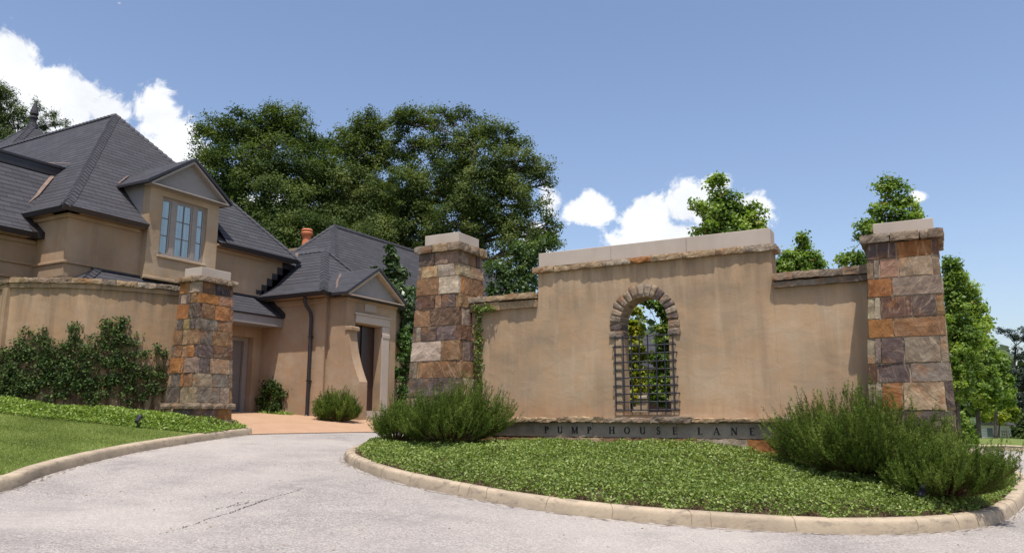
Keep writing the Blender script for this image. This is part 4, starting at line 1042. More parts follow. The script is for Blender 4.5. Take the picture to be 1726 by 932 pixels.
def strip(m_, pts, wd, lift=.02):
    for p, q in zip(pts[:-1], pts[1:]):
        p, q = Vector(p), Vector(q); d = (q-p).normalized(); s = d.cross(Vector((.45, -.35, .8))).normalized()*wd; u = Vector((.2, -.4, .9))*lift
        m_.prism([p-s+u, q-s+u, q+s+u, p+s+u], Vector((0, 0, .008)))
m_ = MB(); strip(m_, [(-20.2, 10.72, 6.72), (-20.6, 11.35, 7.30), (-21.22, 12.06, 8.12)], .05, .06); hp(m_, 'copper_valley', copper_m)
m_ = MB(); strip(m_, [(-21.3, 11.9, 8.52), (-21.2, 12.5, 8.66)], .03); hp(m_, 'copper_flashing', copper_m)
# dormer
m_ = MB(); F_ = -18.3
m_.box(-19.7, F_-.13, 13.08, 15.32, 5.9, 7.92)
for b0, b1, z0, z1 in ((13.05, 13.43, 5.2, 7.95), (14.95, 15.35, 5.2, 7.95), (13.43, 14.95, 7.56, 7.95), (13.43, 14.95, 5.2, 5.88)): m_.box(F_-.25, F_, b0, b1, z0, z1)
m_.box(-19.7, F_-.252, 13.051, 13.3, 6.4, 7.95); m_.box(-19.7, F_-.252, 15.1, 15.349, 6.4, 7.95)
hp(m_, 'dormer_wall', trim)
m_ = MB(); m_.box(F_-.02, F_+.05, 13.02, 15.38, 5.20, 5.28, bev=.012); m_.box(F_-.02, F_+.05, 13.38, 15.0, 5.83, 5.90, bev=.012); hp(m_, 'dormer_band', trim)
m_ = MB(); m_.box(-19.6, F_-.30, 13.045, 13.05, 6.6, 7.85); hp(m_, 'dormer_cheek', ped_m)
dw = MB()
y0, y1 = 13.43, 14.95; z0, z1 = 5.90, 7.56; X_ = F_-.13
for b0, b1, za, zb in ((y0, y0+.05, z0, z1), (y1-.05, y1, z0, z1), (y0+.05, y1-.05, z0, z0+.05), (y0+.05, y1-.05, z1-.05, z1), (13.79, 13.95, z0+.05, z1-.05), (14.50, 14.64, z0+.05, z1-.05)): dw.box(X_, X_+.055, b0, b1, za, zb)
win = dw.build('window', paint_m, house)
fr_ = MB(); mt = MB(); pn = MB()
for b0, b1, cols in ((y0+.05, 13.79, 1), (13.95, 14.50, 2), (14.64, y1-.05, 1)):
    for q in ((b0, b0+.045, z0+.05, z1-.05), (b1-.045, b1, z0+.05, z1-.05), (b0+.045, b1-.045, z0+.05, z0+.10), (b0+.045, b1-.045, z1-.10, z1-.05)): fr_.box(X_+.0, X_+.035, *q)
    for k in (1, 2): z = z0+.1+(z1-z0-.2)*k/3; mt.box(X_+.008, X_+.028, b0+.045, b1-.045, z-.011, z+.011)
    if cols == 2: mt.box(X_+.010, X_+.030, (b0+b1)/2-.013, (b0+b1)/2+.013, z0+.1, z1-.1)
    pn.box(X_+.012, X_+.018, b0+.045, b1-.045, z0+.1, z1-.1)
fr_.build('sash', paint_m, win); mt.build('glazing_bars', simple('glazing_bar_paint', (.17, .15, .14), .6), win); pn.build('pane', glass_m, win)
cv = MB(); n = 60
vs = []; 
for k in range(n+1): b = y0+.03+(y1-y0-.06)*k/n; x = X_-.003+.0; vs += [(X_+.004+.003*math.sin(k*1.9), b, z0+.06), (X_+.004+.003*math.sin(k*1.7), b, z1-.06)]
cv.add(vs, [(2*k, 2*k+2, 2*k+3, 2*k+1) for k in range(n)]); cv.build('curtain', curtain_m, win)
m_ = MB(); rb, zr, ze = 14.22, 8.80, 7.82; e0, e1 = 12.82, 15.62; fx = -18.08; bx = -21.4
for b, s in ((e0, -1), (e1, 1)):
    P = [(fx, b, ze), (fx, rb, zr), (bx, rb, zr), (bx, b, ze)]
    if s > 0: P = [(fx, rb, zr), (fx, b, ze), (bx, b, ze), (bx, rb, zr)]
    m_.prism(P[::-1], (0, 0, .045))
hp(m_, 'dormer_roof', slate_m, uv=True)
m_ = MB(); k_ = .09
for b in (e0, e1): m_.prism([(fx+.012, b, ze-.035), (fx+.012, rb, zr-.035), (fx+.012, rb, zr+.05), (fx+.012, b, ze+.05)], (-.03, 0, 0))
m_.box(-19.6, fx, e0-.02, e0+.05, ze-.05, ze+.01); m_.box(-19.6, fx, e1-.05, e1+.02, ze-.05, ze+.01); hp(m_, 'dormer_verge', gut_m)
m_ = MB(); m_.prism([(F_+.03, e0+.12, ze-.02), (F_+.03, e1-.12, ze-.02), (F_+.03, rb, zr-.12)], (-.1, 0, 0)); hp(m_, 'pediment', ped_m)
m_ = MB(); m_.box(F_-.1, fx-.005, e0+.08, e1-.08, ze-.075, ze-.035, bev=.01)
for b in (e0+.06, e1-.06): m_.prism([(fx-.02, b, ze-.04), (fx-.02, rb, zr-.045), (fx-.02, rb, zr-.125), (fx-.02, b+(.10 if b < rb else -.10), ze-.04)], (-.2, 0, 0))
m_.box(F_-.1, F_+.04, 13.0, 15.40, 7.72, 7.79, bev=.01); hp(m_, 'pediment_trim', paint_m)
m_ = MB(); strip(m_, [(-19.45, 12.86, 7.9), (-20.6, 14.15, 8.86)], .025, .03); hp(m_, 'copper_flashing', copper_m)
m_ = MB(); m_.box(F_-.35, F_-.02, 12.98, 13.05, 6.60, 6.72); hp(m_, 'copper_flashing', copper_m)
# pent roof over the garage
m_ = MB(); g0 = (-17.6, 10.85, 4.60); 
m_.add([(-17.6, 10.85, 4.60), (-17.6, 17.5, 4.60), (-18.5, 17.5, 5.26), (-18.5, 11.85, 5.26)], [(0, 1, 2, 3)]); m_.add([(-19.9, 10.3, 4.60), (-17.6, 10.85, 4.60), (-18.5, 11.85, 5.26), (-19.9, 11.6, 5.26)], [(0, 1, 2, 3)])
hp(m_, 'pent_roof', slate_m, uv=True)
m_ = MB(); captiles(m_, (-17.6, 10.85, 4.6), (-18.5, 11.85, 5.26), drop=.07); m_.box(-18.5, -18.44, 11.7, 17.5, 5.235, 5.265); hp(m_, 'ridge_tiles', cap_m)
m_ = MB(); m_.box(-17.66, -17.58, 10.85, 17.48, 4.545, 4.60, bev=.01); hp(m_, 'gutter', gut_m)
m_ = MB(); m_.box(-17.70, -17.62, 10.9, 17.47, 4.28, 4.54); m_.box(-18.48, -17.70, 10.9, 17.47, 4.30, 4.36); hp(m_, 'eaves_beam', ped_m)
m_ = MB(); m_.prism([(-17.55, 17.40, 4.58), (-17.55, 17.49, 4.58), (-18.5, 17.49, 5.40), (-18.5, 17.40, 5.28)], (0, 0, .12)); hp(m_, 'valley_gutter', gut_m)
# garage door
m_ = MB(); m_.box(-18.86, -18.80, 13.72, 16.98, 1.3, 3.90)
for k in range(5):
    for j in range(4):
        b0 = 13.82+k*.64; z0 = 1.66+j*.56; m_.box(-18.80, -18.785, b0, b0+.52, z0, z0+.44, bev=.004)
gd = hp(m_, 'garage_door', door_m)
m_ = MB(); m_.box(-18.78, -18.70, 13.62, 13.74, 1.3, 3.98); m_.box(-18.78, -18.70, 16.97, 17.14, 1.3, 3.98); m_.box(-18.78, -18.70, 13.74, 16.97, 3.86, 3.98); hp(m_, 'door_frame', paint_m)
# porch wing
m_ = MB(); m_.box(-19.5, -15.92, 17.5, 21.5, .9, 5.22); hp(m_, 'wing_wall', stuc_house)
m_ = MB(); m_.box(-18.45, -15.87, 17.44, 17.5, 4.92, 5.12, bev=.03); m_.box(-16.22, -15.88, 17.46, 17.5, .9, 4.92); hp(m_, 'wing_moulding', stuc_house)
LA = (-17.75, 19.35, 7.12)
hiproof((-22, -15.62, 17.04, 21.6), 5.22, [(-22, 19.35, 7.12), LA, LA, (-22, 19.35, 7.12)], .38, .26, 'wing_roof', hips=(1, 2), gutter=(1,), drop=.08)
g = MB(); g.hexa([(-18.9, 17.05, 5.10), (-15.6, 17.05, 5.10), (-15.6, 17.12, 5.10), (-18.9, 17.12, 5.10), (-18.9, 16.96, 5.21), (-15.56, 16.96, 5.21), (-15.56, 17.12, 5.21), (-18.9, 17.12, 5.21)]); hp(g, 'gutter', gut_m)
m_ = MB(); m_.box(-18.45, -15.66, 17.08, 17.5, 5.12, 5.16); hp(m_, 'soffit', stuc_house)
m_ = MB(); 
for k in range(7):
    b = 17.18+k*.21; z = 5.20+k*.215; m_.box(-18.51, -18.475, b-.25 if k else 17.0, b+.30, z-.42, z+.05+.02*(k % 2))
hp(m_, 'stepped_flashing', gut_m)
m_ = MB(); strip(m_, [(-18.25, 18.5, 6.68), (-18.4, 18.75, 6.9)], .05, .05); hp(m_, 'copper_valley', copper_m)
m_ = MB(); strip(m_, [(-15.62, 17.62, 5.30), (-15.95, 18.0, 5.62), (-16.45, 18.72, 6.02)], .035, .05); hp(m_, 'copper_valley', copper_m)
m_ = MB()
m_.tube([(-16.47, 17.18, 5.14), (-16.47, 17.18, 4.98), (-16.45, 17.22, 4.86), (-16.41, 17.38, 4.66), (-16.40, 17.41, 4.5), (-16.40, 17.41, 1.62), (-16.40, 17.34, 1.54)], .052, 10)
for z in (2.6, 3.9): m_.box(-16.46, -16.34, 17.36, 17.49, z, z+.035)
hp(m_, 'downspout', gut_m)
# portico
PF = -15.2; m_ = MB(); pl = 17.62; pr = 20.02
d0, d1 = 18.02, 19.28
m_.box(PF-.55, PF, pl, d0, .9, 5.12); m_.box(PF-.55, PF, d1, pr, .9, 5.12); m_.box(PF-.55, PF, d0, d1, 4.34, 5.12)
m_.box(-15.92, PF-.55, pl, 17.9, .9, 5.12); m_.box(-15.92, PF-.55, pr-.25, pr, .9, 5.12); hp(m_, 'portico_wall', stuc_house)
m_ = MB(); m_.box(PF-.31, PF-.27, d0+.002, d1-.002, 1.2, 4.338); m_.box(PF-.27, PF-.23, d0+.60, d0+.68, 1.75, 4.336); hp(m_, 'front_door', ddoor_m)
m_ = MB()
m_.box(PF+.002, PF+.05, 18.0, 19.66, 4.36, 4.60, bev=.008); m_.box(PF+.002, PF+.075, 17.94, 19.72, 4.60, 4.66, bev=.01)
m_.box(PF+.002, PF+.045, d1+.002, d1+.36, 1.74, 4.355, bev=.008); m_.box(PF+.002, PF+.06, d1+.002, d1+.38, 4.0, 4.12, bev=.01)
hp(m_, 'door_surround', concrete('surround_stone', (.40, .33, .275), (.47, .395, .33), (.33, .26, .21), .4))
m_ = MB(); m_.box(PF+.002, PF+.02, 18.42, 18.98, 4.74, 5.0, bev=.006); hp(m_, 'plaque', concrete('plaque_stone', (.33, .27, .22), (.38, .31, .25), (.25, .2, .16), .4))
m_ = MB()      # flared buttress left of the door
prof = []
for k in range(15):
    t = k/14; z = 4.06-1.50*t; prof.append((PF+.13+.45*(t**1.7), z))
prof = [(PF, 4.06)]+prof+[(PF+.58, .9), (PF, .9)]
m_.prism([(a, 17.60, z) for a, z in prof], (0, .36, 0)); m_.box(PF-.02, PF+.22, 17.56, 18.0, 4.062, 4.20, bev=.03); hp(m_, 'buttress', stuc_house)
m_ = MB(); m_.box(PF-.52, PF+.35, 17.97, 19.7, .9, 1.74); m_.box(PF+.35, PF+.70, 17.97, 19.9, .9, 1.60); m_.box(PF+.70, PF+1.05, 17.97, 20.1, .9, 1.48); hp(m_, 'steps', concrete('step_stone', (.42, .33, .26), (.50, .40, .32), (.3, .22, .17), .4))
rb, zr, ze = 18.82, 6.10, 5.17; e0, e1 = 17.36, 20.28; fx = -14.98; bx = -17.2
m_ = MB()
m_.prism([(fx, e0, ze), (bx, e0, ze), (bx, rb, zr), (fx, rb, zr)], (0, 0, .045)); m_.prism([(fx, rb, zr), (bx, rb, zr), (bx, e1, ze), (fx, e1, ze)], (0, 0, .045)); hp(m_, 'portico_roof', slate_m, uv=True)
m_ = MB()
for b in (e0, e1): m_.prism([(fx+.012, b, ze-.035), (fx+.012, rb, zr-.035), (fx+.012, rb, zr+.05), (fx+.012, b, ze+.05)], (-.03, 0, 0))
m_.box(-15.62, fx, e0-.02, e0+.04, ze-.06, ze+.01); hp(m_, 'portico_verge', gut_m)
m_ = MB(); m_.prism([(PF+.03, e0+.2, ze-.0), (PF+.03, e1-.2, ze-.0), (PF+.03, rb, zr-.12)], (-.1, 0, 0)); hp(m_, 'pediment', ped_m)
m_ = MB(); m_.box(PF-.1, fx-.006, e0+.10, e1-.10, ze-.06, ze-.025, bev=.008)
for b in (e0+.04, e1-.04): m_.prism([(fx-.02, b, ze-.03), (fx-.02, rb, zr-.045), (fx-.02, rb, zr-.13), (fx-.02, b+(.12 if b < rb else -.12), ze-.03)], (-.2, 0, 0))
hp(m_, 'pediment_trim', simple('stucco_paint', (.38, .29, .21), .8, .1)) 
m_ = MB(); m_.box(PF-.05, fx-.008, e0+.11, e1-.11, ze-.085, ze-.062); hp(m_, 'cornice_flashing', gut_m)
m_ = MB(); m_.box(PF-.55, PF+.04, pl-.02, pr+.02, 4.98, 5.08, bev=.01); hp(m_, 'cornice', stuc_house)
# rear roofs
m_ = MB(); m_.box(-24, -17.6, 20.5, 34, .9, 5.3); m_.box(-30, -15.7, 28.3, 34, .9, 5.3); hp(m_, 'rear_wall', stuc_house)
RA = (-20.6, 22.9, 9.1); RB = (-20.6, 31.6, 9.1)
hiproof((-24.2, -17.15, 19.4, 35), 5.3, [RA, RA, RB, RB], .15, .12, 'rear_roof', hips=(0, 1), ridge=False, gutter=(), drop=.1)
m_ = MB(); captiles(m_, RA, RB, drop=.12); hp(m_, 'ridge_tiles', cap_m)
XA = (-18.7, 31.2, 8.95)
hiproof((-30, -15.4, 27.9, 34.5), 5.3, [(-28, 31.2, 8.95), XA, XA, (-28, 31.2, 8.95)], .15, .12, 'rear_cross_roof', hips=(1,), gutter=(), drop=.1)
# eyebrow vent
m_ = MB(); c = PB(619, 462, 24.4)
c = Vector((-18.35, 23.6, 6.85))
# place on the rear slope: slope plane a=-17.15-(z-5.3)*.908
vz = 6.75; va = -17.15-(vz-5.3)*.915; vb = 23.0
P = [(va+.10, vb+.48*math.cos(t), vz+.40*math.sin(t)) for t in [math.pi*k/12 for k in range(13)]]
m_.prism(P, (-.6, 0, 0)); hp(m_, 'eyebrow_vent', gut_m)
m_ = MB()
for k in range(4): z = vz+.05+k*.085; w2 = .45*math.sqrt(max(0, 1-((z-vz)/.4)**2)); m_.box(va+.095, va+.125, vb-w2, vb+w2, z, z+.022)
hp(m_, 'vent_louvre', paint_m)
# terracotta chimney pot
m_ = MB(); cx, cy = -22.98, 23.9
pr_ = [(.30, 8.0), (.30, 8.52), (.24, 8.62), (.19, 8.72), (.17, 9.0), (.19, 9.12), (.24, 9.16), (.26, 9.24), (.22, 9.29), (.25, 9.36), (.20, 9.42), (.12, 9.42)]
n = 20; vs = []
for r_, z in pr_: vs += [(cx+r_*math.cos(2*math.pi*k/n), cy+r_*math.sin(2*math.pi*k/n), z) for k in range(n)]
m_.add(vs, [(i*n+k, i*n+(k+1) % n, (i+1)*n+(k+1) % n, (i+1)*n+k) for i in range(len(pr_)-1) for k in range(n)]+[tuple((len(pr_)-1)*n+k for k in range(n))])
hp(m_, 'chimney_pot', terra_m, smooth=False)
m_ = MB(); m_.box(cx-.5, cx+.5, cy-.45, cy+.45, 5.5, 8.42); m_.box(cx-.56, cx+.56, cy-.51, cy+.51, 8.42, 8.52); hp(m_, 'chimney_stack', trim)
# turret with finial behind the main ridge
tx, ty, tz = -31.6, 16.93, 13.35; m_ = MB(); w2 = 2.1; zb = 11.0
C = [(tx-w2, ty-w2, zb), (tx+w2, ty-w2, zb), (tx+w2, ty+w2, zb), (tx-w2, ty+w2, zb)]
for i in range(4): m_.add([C[i], C[(i+1) % 4], (tx, ty, tz)], [(0, 1, 2)])
m_.box(tx-w2+.2, tx+w2-.2, ty-w2+.2, ty+w2-.2, 4, zb-.01); hp(m_, 'turret_roof', slate_m, uv=True)
m_ = MB(); captiles(m_, C[1], (tx, ty, tz), drop=.1); captiles(m_, C[0], (tx, ty, tz), drop=.1); hp(m_, 'ridge_tiles', cap_m)
m_ = MB(); m_.tube([(tx, ty, z) for z in (13.15, 13.35, 13.4, 13.55, 13.6, 13.65, 13.72, 13.78, 13.9, 14.2, 14.35)], [.22, .18, .12, .12, .16, .16, .11, .17, .15, .07, .02], 10); hp(m_, 'finial', gut_m)

# ------------------------------------------------------------------ other buildings
def smallhouse(label, rect, z0, ze, zr, along='a', wall=None, roofm=None):
    a0, a1, b0, b1 = rect; root = empty('distant_house', ((a0+a1)/2, (b0+b1)/2, z0), label, 'house')
    m_ = MB(); m_.box(a0, a1, b0, b1, z0, ze); m_.build('wall', wall or stuc_house, root)
    o = .35; m_ = MB(); rb = (b0+b1)/2; ra = (a0+a1)/2
    if along == 'a': Rp = [(a0+(b1-b0)/2, rb, zr), (a1-(b1-b0)/2, rb, zr)]; Rq = [Rp[0], Rp[1], Rp[1], Rp[0]]
    else: Rp = [(ra, b0+(a1-a0)/2, zr), (ra, b1-(a1-a0)/2, zr)]; Rq = [Rp[0], Rp[0], Rp[1], Rp[1]]
    C = [(a0-o, b0-o, ze), (a1+o, b0-o, ze), (a1+o, b1+o, ze), (a0-o, b1+o, ze)]
    for i in range(4):
        j = (i+1) % 4
        if Rq[i] == Rq[j]: m_.add([C[i], C[j], Rq[i]], [(0, 1, 2)])
        else: m_.add([C[i], C[j], Rq[j], Rq[i]], [(0, 1, 2, 3)])
    m_.build('roof', slate_m, root, uv=True)
    m_ = MB(); captiles(m_, Rp[0], Rp[1], drop=.12)
    for i in range(4): captiles(m_, C[i], Rq[i], drop=.09)
    m_.build('ridge_tiles', cap_m, root)
    return root
smallhouse('low slate-roofed outbuilding peeping over the left low wall', (-17.0, -12.6, 25.5, 31), .9, 5.6, 6.55, 'a')
smallhouse('grey-roofed far house glimpsed through the wall arch', (-20, -6, 47, 56), -.5, 4.6, 7.9, 'a')
# white shed at far right: gable with a mullioned window, small side window
sa, sb, sz = V(1682, 750, 42)
shed = empty('white_outbuilding', (sa, sb, sz), 'small white clapboard outbuilding with mullioned window beyond the lawn at far right', 'outbuilding')
m_ = MB(); q0 = V(1653, 752, 43); q1 = V(1710, 752, 41); zt = V(1700, 716, 41).z; zb = q1.z-.4
a0, a1 = q0.x, q1.x; b0 = q1.y
# turned so that its front looks back along the road
dx = Vector((q1.x-q0.x, q1.y-q0.y, 0)); ln = dx.length; dx.normalize(); dy = Vector((-dx.y, dx.x, 0))
def SP(u, v, z): p = Vector((q0.x, q0.y, 0))+dx*u+dy*v; return (p.x, p.y, z)
def sbox(mm, u0, u1, v0, v1, z0, z1): mm.hexa([SP(u0, v0, z0), SP(u1, v0, z0), SP(u1, v1, z0), SP(u0, v1, z0), SP(u0, v0, z1), SP(u1, v0, z1), SP(u1, v1, z1), SP(u0, v1, z1)])
sbox(m_, 0, ln, 0, 3, zb, zt); m_.build('wall', white_m, shed)
m_ = MB()
for k in range(10): sbox(m_, 0, ln, -.012, 0, zb+.1+k*.15, zb+.115+k*.15)
m_.build('siding_line', simple('siding_shadow', (.35, .35, .36), .8), shed)
m_ = MB(); m_.prism([SP(-.1, -.2, zt), SP(ln+.1, -.2, zt), SP(ln*.5, -.2, zt+.22)], dy*3.4); m_.build('roof', slate_m, shed, uv=True)
wn = MB(); u0 = ln*.66; u1 = ln*.88; z0_ = zb+.72; z1_ = zt-.22
sbox(wn, u0, u1, -.03, -.013, z0_, z1_); wnd = wn.build('window', simple('window_cream', (.52, .46, .34), .6), shed)
wn = MB()
for i in range(3):
    for j in range(3):
        du = (u1-u0-.08)/3; dz = (z1_-z0_-.08)/3; sbox(wn, u0+.05+i*du, u0+.05+i*du+du-.03, -.036, -.031, z0_+.05+j*dz, z0_+.05+j*dz+dz-.03)
wn.build('pane', simple('pane_grey', (.16, .19, .17), .2, .6), wnd)
wn = MB(); sbox(wn, ln*.26, ln*.42, -.03, -.013, zt-.62, zt-.18); wn.build('side_window', simple('pane_blue', (.10, .13, .17), .2, .6), shed)
wn = MB(); sbox(wn, ln-.06, ln+.02, -.03, .1, zb, zt); wn.build('corner_post', simple('post_red', (.14, .035, .03), .6), shed)
# low garden wall seen through the grille
gw = empty('garden_wall', (-6, 18.2, 1), 'low pale garden wall with dark gateway seen through the grille', 'wall')
m_ = MB(); c0 = V(1062, 700, 19.0); c1 = V(1122, 700, 18.0)
m_.box(c0.x-2.5, c1.x-.55, 17.8, 18.1, .8, 1.98); m_.box(c1.x+.1, c1.x+2.2, 17.8, 18.1, .8, 1.98); m_.build('wall_body', trim, gw)
m_ = MB(); m_.box(c0.x-2.5, c1.x-.53, 17.75, 18.15, 1.982, 2.05, bev=.01); m_.box(c1.x+.08, c1.x+2.2, 17.75, 18.15, 1.982, 2.05, bev=.01); m_.build('coping', lime_m, gw)
m_ = MB(); m_.box(c1.x-.54, c1.x+.09, 17.9, 17.96, .8, 1.92); m_.build('gate', ddoor_m, gw)

# small black spotlights in the planting
def spot(label, p, yaw):
    root = empty('spotlight', p, label, 'spotlight', 'garden spotlights in the ground cover'); x, y, z = p
    m_ = MB(); d = Vector((math.cos(yaw), math.sin(yaw), .55)).normalized(); c = Vector((x, y, z+.30))
    m_.tube([c-d*.10, c-d*.09, c+d*.06, c+d*.10, c+d*.11], [.016, .036, .044, .056, .056], 12); m_.build('lamp_head', black_m, root)
    m_ = MB(); m_.tube([(x, y, z-.1), (x, y, z+.24), c-d*.03], .012, 6); m_.build('stake', black_m, root)
p = V(233, 704, 15.6); spot('small black spotlight in the leafy border in front of the curved wall', (p.x, p.y, p.z-.33), 2.2)
p = V(1555, 836, 9.55); spot('small black spotlight in the jasmine in front of the widest rosemary', (p.x, p.y, p.z-.25), 1.2)

# ------------------------------------------------------------------ rosemary
def rosemary(name, label, cx, cy, z, rx, ry, h, nst, seed, lean=(0, 0), spread=1.0, group='rosemary bushes', ndl=46, cat='shrub', mat=None, nl=.036, zexp=.55, shoot=.30):
    rng = rs(seed); random.seed(seed)
    root = empty(name, (cx, cy, z), label, cat, group)
    st = MB(); C = []; T = []
    mains = []
    for i in range(nst):
        th_ = rng.uniform(0, 2*math.pi); r = math.sqrt(rng.random())
        hh = h*(1-.45*r**2.0)*rng.uniform(.50, 1.06)*(1+.45*noise.noise(Vector((cx+rx*r*math.cos(th_), cy+ry*r*math.sin(th_), seed))*2.3)); r *= (1+.25*noise.noise(Vector((math.cos(th_)*1.5, math.sin(th_)*1.5, seed+.5))))
        tip = Vector((cx+rx*r*math.cos(th_)+lean[0]*hh, cy+ry*r*math.sin(th_)+lean[1]*hh, z+hh))
        b = Vector((cx+(tip.x-cx)*.35, cy+(tip.y-cy)*.35, z-.03))
        fan = .14+.16*rng.random(); b = Vector((cx+(tip.x-cx)*fan, cy+(tip.y-cy)*fan, z-.03))
        if i % 5 == 0: tip.z = z+h*rng.uniform(.12, .4); tip.x = cx+rx*.95*math.cos(th_); tip.y = cy+ry*.95*math.sin(th_); b = Vector((cx+(tip.x-cx)*.3, cy+(tip.y-cy)*.3, z-.03))
        out = Vector((tip.x-b.x, tip.y-b.y, 0))
        pts = []
        for k in range(7):
            f = k/6; q = b+out*f**.72+Vector((0, 0, (tip.z-b.z)*f**1.22))
            q += Vector((rng.normal(), rng.normal(), 0))*.012*f; pts.append(q)
        if i % 2 == 0: st.tube(pts, [.008*(1-.75*k/6) for k in range(7)], 3, cap=False)
        mains.append(pts)
        # leafy upper part plus side shoots
        segs = [(pts[2 if i % 5 else 1:], int(ndl*1.3))]
        for s in range(4):
            f = rng.uniform(.35, .95); k = int(f*6); p0 = pts[min(k, 5)].lerp(pts[min(k, 5)+1], f*6-k if k < 6 else 0)
            L_ = shoot*rng.uniform(.5, 1.0); az = rng.uniform(0, 2*math.pi); o = out.normalized()*.35 if out.length > .01 else Vector((0, 0, 0))
            d = Vector((math.cos(az)*.30, math.sin(az)*.30, 0))+o*.8
            tg_ = (pts[min(k+1, 6)]-pts[min(k, 5)]).normalized(); d3 = (tg_*.9+Vector((math.cos(az)*.38, math.sin(az)*.38, .45))).normalized()
            p1 = p0+d3*L_*.5; p2 = p1+(d3+Vector((0, 0, .35))).normalized()*L_*.5; segs.append(([p0, p1, p2], int(ndl*.8)))
        for pp_, k_ in segs:
            A_ = np.array([tuple(v) for v in pp_]); m = len(A_)-1
            f = rng.random(k_)*m; i0 = np.minimum(f.astype(int), m-1); fr = (f-i0)[:, None]
            c = A_[i0]*(1-fr)+A_[i0+1]*fr; tg = unit(A_[i0+1]-A_[i0])
            rad = unit(rng.normal(size=(k_, 3))); dirs = unit(tg*.75+rad*.65)
            C.append(c+dirs*nl*.45); T.append(dirs)
    SV = np.concatenate([np.full(len(c_), rng.random()) for c_ in C]); C = np.concatenate(C); T = np.concatenate(T)
    ok = C[:, 2] > z-.02; C = C[ok]; T = T[ok]; SV = SV[ok]
    cl = np.array([noise.noise(Vector((x*4, y*4, zz*2.0))) for x, y, zz in C[::1]])
    leafmesh('foliage', C, nl, mat or rose_l, root, rng, .17, .2, .35, tdir=T, lv=np.clip(rng.random(len(C))*.35+SV*.55+cl*.5, 0, 1))
    st.build('stem', bark_br, root)
    return root
def bush(px, py, dd, **k):
    c = V(px, py, dd); return c
c = V(757, 735, 13.3); rosemary('rosemary_bush', 'upright rosemary bush at the foot of the tallest pillar, left end of the sign wall', c.x, c.y, c.z-.05, 1.08, .66, .98, 650, 71, ndl=52)
c = V(668, 733, 13.7); rosemary('rosemary_bush', 'low paler rosemary tuft on the left flank of the tallest pillar, nearest the porch steps', c.x, c.y, c.z-.05, .38, .4, .62, 150, 72)
c = V(1456, 785, 10.75); rosemary('rosemary_bush', 'widest rosemary bush, covering the right end of the inscription', c.x, c.y, c.z-.05, 1.18, .85, 1.02, 1050, 73, lean=(-.04, 0), ndl=56)
c = V(1588, 812, 9.85); rosemary('rosemary_bush', 'sprawling rosemary bush with bare woody stems at the right corner of the island', c.x, c.y, c.z-.12, .70, .68, .68, 520, 74, lean=(.25, 0), ndl=52)
c = V(566, 706, 21.9); rosemary('rosemary_bush', 'small rosemary bush against the house wall beside the porch buttress', c.x, c.y, c.z-.03, .80, .36, .74, 300, 75, nl=.05)

# ------------------------------------------------------------------ climbers
def onwall(px, py):
    r = ray(px, py); best = None
    for p, q in zip(wp[:-1], wp[1:]):
        e = (q[0]-p[0], q[1]-p[1]); det = r.x*(-e[1])+r.y*e[0]
        if abs(det) < 1e-9: continue
        d = (p[0]*(-e[1])+p[1]*e[0])/det; f = (r.x*p[1]-r.y*p[0])/det
        if 0 <= f <= 1 and d > 0 and (best is None or d < best[0]):
            t = Vector((e[0], e[1], 0)).normalized(); best = (d, Vector((r.x*d, r.y*d, CAMZ+r.z*d)), Vector((t.y, -t.x, 0)))
    return best
def climber(label, blobs, basepx, seed, nclp=26, nlf=42):
    rng = rs(seed); random.seed(seed); b0 = onwall(*basepx); root = empty('climbing_vine', b0[1], label, 'vine', 'climbers trained on the curved wall')
    C = []; st = MB(); base = b0[1]+b0[2]*.05
    for (x, y, r_) in blobs:
        hit = onwall(x, y)
        if hit is None: continue
        c, nn_ = hit[1], hit[2]; t = Vector((-nn_.y, nn_.x, 0)); R_ = r_*16.2/1321
        hb = onwall(x+random.uniform(-14, 14), basepx[1]); bs = (hb[1] if hb else base)+nn_*.05; mid = bs.lerp(c, .5)+t*random.uniform(-.12, .12)+nn_*.02; st.tube([bs-Vector((0, 0, .25)), bs.lerp(mid, .5)+t*random.uniform(-.05, .05), mid, c+nn_*.03], [.011, .009, .007, .003], 5)
        for k in range(int(nclp*.7*(r_/25)**1.6)+3):
            a = random.uniform(0, 2*math.pi); q = R_*math.sqrt(random.random())*1.12; p = c+t*(q*math.cos(a))+Vector((0, 0, q*math.sin(a)))+nn_*random.uniform(.03, .14)
            if random.random() < .5: st.tube([c+nn_*.03, c.lerp(p, .5)+nn_*.03, p], [.006, .004, .002], 3, cap=False)
            m = int(nlf*.8*random.uniform(.4, 1.3)); g_ = rng.normal(size=(m, 3))*.062; g_[:, 2] *= .8
            pp_ = np.array(tuple(p))+g_; dn = (pp_-np.array(tuple(c)))@np.array(tuple(nn_)); pp_ += np.outer(np.maximum(0, .025-dn), np.array(tuple(nn_))); C.append(pp_)
    for k in range(9):
        a = onwall(basepx[0]+random.uniform(-40, 40), basepx[1]-random.uniform(20, 110)); 
        if a: st.tube([base-Vector((0, 0, .2)), base.lerp(a[1], .5)+Vector((0, 0, -.05)), a[1]+a[2]*.02], [.012, .008, .004], 4)
    C = np.concatenate(C); nn0 = np.array(tuple(b0[2]))
    leafmesh('foliage', C, .056, vine_l, root, rng, .6, .45, .4, out=np.tile(nn0, (len(C), 1))*.8)
    st.build('stem', bark_br, root)
climber('dark leafy climber farthest left on the curved wall', [(58, 572, 20), (38, 590, 17), (85, 596, 18), (14, 618, 22), (60, 628, 30), (30, 640, 26), (95, 630, 22), (8, 595, 9), (75, 655, 26), (30, 662, 24), (60, 600, 12), (10, 655, 22)], (60, 672), 81)
